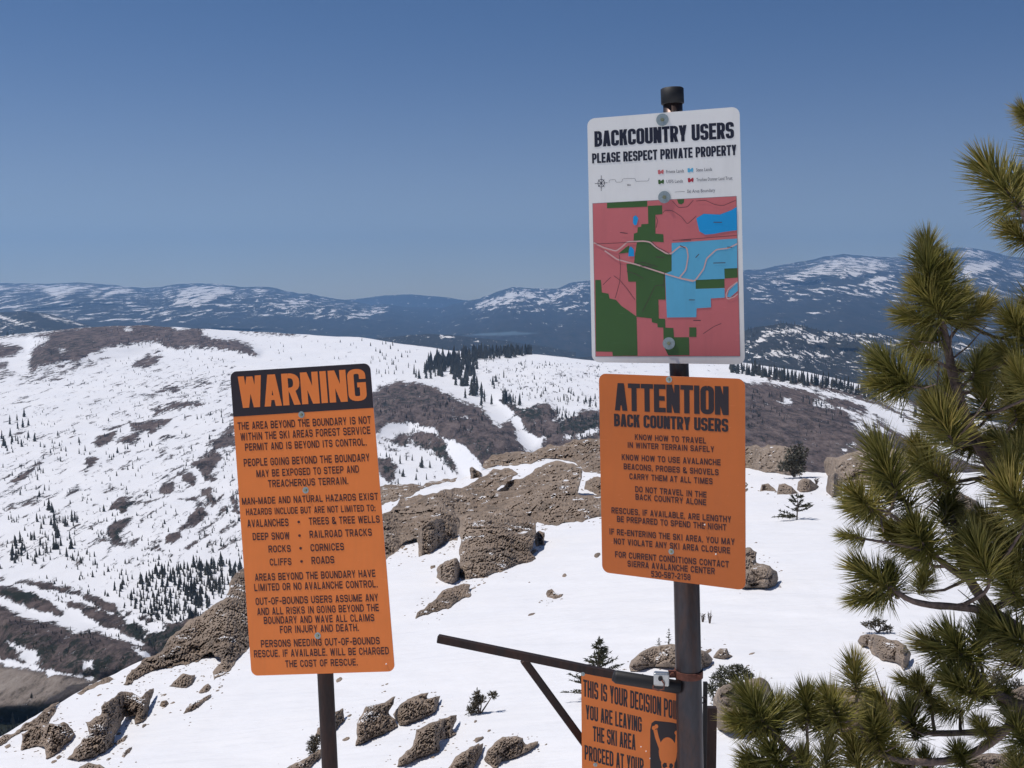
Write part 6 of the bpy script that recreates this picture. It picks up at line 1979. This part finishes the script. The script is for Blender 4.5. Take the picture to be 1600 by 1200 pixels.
TUFTS = [  # px, py, direction deg (90 = up), needle reach px, depth
    (1588, 318, 132, 118, 3.1), (1606, 340, 100, 90, 3.18), (1622, 195, 150, 62, 3.15), (1640, 250, 110, 100, 3.3), (1610, 380, 150, 75, 3.2),
    (1452, 425, 98, 82, 3.1), (1458, 455, 110, 88, 3.06), (1466, 478, 92, 105, 3.1), (1470, 492, 130, 100, 3.04), (1462, 505, 165, 85, 3.06), (1474, 500, 48, 85, 3.12), (1466, 520, 205, 72, 3.1),
    (1503, 508, 48, 74, 3.14), (1422, 603, 138, 104, 2.95), (1412, 608, 170, 84, 2.97), (1458, 564, 168, 52, 3.0), (1518, 592, 80, 70, 3.05), (1532, 600, 60, 60, 3.15),
    (1605, 535, 130, 88, 3.1), (1612, 500, 105, 80, 3.25), (1600, 560, 165, 80, 3.05), (1490, 692, 118, 112, 2.95), (1470, 680, 100, 92, 3.1), (1478, 640, 80, 85, 3.2), (1545, 650, 100, 84, 3.1), (1588, 655, 110, 92, 3.2), (1520, 700, 150, 75, 3.2),
    (1608, 720, 145, 90, 3.05), (1590, 700, 90, 88, 3.25), (1400, 768, 112, 112, 2.95), (1482, 758, 142, 100, 3.05), (1450, 730, 120, 80, 3.15), (1420, 790, 140, 90, 3.0), (1362, 795, 140, 84, 2.9), (1372, 800, 165, 76, 2.95), (1348, 842, 172, 52, 2.88),
    (1452, 864, 128, 112, 2.95), (1430, 850, 150, 92, 3.0), (1440, 872, 100, 90, 3.05), (1390, 918, 148, 96, 2.88), (1398, 925, 110, 74, 2.92), (1385, 930, 185, 76, 2.9), (1440, 925, 75, 60, 3.1), (1476, 815, 84, 88, 3.1), (1500, 840, 110, 80, 3.15),
    (1545, 902, 108, 106, 2.9), (1530, 890, 140, 90, 2.98), (1608, 810, 132, 118, 2.9), (1585, 790, 105, 108, 3.0), (1600, 850, 150, 90, 3.0), (1605, 900, 130, 95, 3.0), (1560, 860, 120, 95, 3.05), (1620, 950, 150, 90, 3.1), (1585, 930, 115, 84, 2.95),
    (1512, 1038, 125, 110, 2.9), (1500, 1030, 155, 94, 2.95), (1530, 1030, 95, 92, 3.0), (1608, 1012, 145, 104, 2.95), (1590, 1040, 120, 90, 3.05), (1440, 1078, 155, 56, 2.9), (1455, 1090, 130, 70, 2.95), (1526, 1086, 150, 92, 2.85), (1540, 1095, 115, 74, 2.9), (1500, 1110, 170, 70, 2.95),
    (1339, 1082, 98, 80, 2.8), (1197, 1134, 122, 104, 2.68), (1188, 1140, 155, 84, 2.7), (1215, 1145, 92, 88, 2.72), (1262, 1124, 96, 84, 2.74), (1250, 1130, 120, 74, 2.78), (1312, 1128, 118, 96, 2.76), (1300, 1140, 145, 80, 2.8),
    (1222, 1200, 122, 96, 2.68), (1210, 1205, 150, 84, 2.7), (1372, 1165, 110, 98, 2.83), (1385, 1180, 135, 86, 2.88), (1432, 1150, 108, 86, 2.92), (1345, 1205, 108, 92, 2.8), (1288, 1210, 80, 78, 2.78), (1410, 1215, 110, 82, 2.9), (1400, 1120, 140, 80, 2.95),
    (1545, 1150, 130, 62, 2.85), (1505, 1196, 118, 66, 2.85), (1605, 1165, 125, 92, 2.88), (1600, 1230, 110, 90, 2.9), (1570, 1110, 100, 60, 2.95), (1455, 1225, 100, 70, 2.88), (1560, 740, 120, 90, 3.2), (1610, 620, 120, 80, 3.0), (1260, 1225, 100, 80, 2.7), (1180, 1225, 120, 70, 2.7)]
prng = random.Random(5)
LW = np.array(limb_world)
for k, (x, y, ang, reach, dep_) in enumerate(TUFTS):
    base = W(x, y, dep_)
    a = math.radians(ang)
    tilt = prng.uniform(-0.45, 0.25)
    dv = Vector((math.cos(a), tilt, math.sin(a))).normalized()
    o = bpy.data.objects.new("needle_tuft", TM[k % 8])
    s = reach * dep_ / F / 1.0
    o.location = tuple(base - pine_base)
    o.rotation_mode = 'QUATERNION'
    from mathutils import Quaternion
    o.rotation_quaternion = dv.to_track_quat('Z', 'Y') @ Quaternion((0, 0, 1), prng.uniform(0, 6.28))
    o.scale = (s, s, s * prng.uniform(.92, 1.1))
    link(o, pt)
    # twig: from the nearest limb point up through the needles
    j = np.argmin(np.linalg.norm(LW - base, axis=1))
    m = MB(pine_base)
    tip = base + np.array(dv) * s * 0.5
    mid = (LW[j] + base) / 2 - np.array([0, 0, 0.012])
    m.tube([LW[j], mid, base, tip], [.0050, .0045, .0045, .0022], 7, jit=.15, seed=k)
    m.build("twig", M_BARK, pt, True, at=(0, 0, 0))
# bare dead twigs between the tufts
for k in range(46):
    m = MB(pine_base)
    j = prng.randrange(len(limb_world)); p0 = limb_world[j]
    dv = np.array([prng.uniform(-1, .5), prng.uniform(-.6, .3), prng.uniform(-.6, .8)]); dv /= np.linalg.norm(dv)
    L = prng.uniform(.05, .16)
    m.tube([p0, p0 + dv * L * .5 + np.array([0, 0, -.01]), p0 + dv * L], [.0030, .0022, .001], 5, False)
    m.build("dead_twig", M_BARK, pt, True, at=(0, 0, 0))

# ------------------------------------------------------------------ haze
HAZE = True
if HAZE:
    hx0, hx1, hy0, hy1, hz0, hz1 = -60000, 60000, -3000, 33000, -1501, 1500
    V = [(x, y, z) for x in (hx0, hx1) for y in (hy0, hy1) for z in (hz0, hz1)]
    mm = bpy.data.materials.new("haze_air"); mm.use_nodes = True
    nt = mm.node_tree
    nt.nodes.clear()
    out = nt.nodes.new("ShaderNodeOutputMaterial")
    pv = nt.nodes.new("ShaderNodeVolumePrincipled")
    pv.inputs["Color"].default_value = (0.33, 0.60, 1.0, 1)
    pv.inputs["Density"].default_value = 3.9e-5
    pv.inputs["Anisotropy"].default_value = 0.3
    nt.links.new(pv.outputs[0], out.inputs["Volume"])
    hz = mesh_py("haze", V, [(0, 1, 3, 2), (4, 6, 7, 5), (0, 4, 5, 1), (2, 3, 7, 6), (0, 2, 6, 4), (1, 5, 7, 3)], mm)
    hz["kind"] = "stuff"
    hz["label"] = "pale blue haze filling the air between here and the mountains"
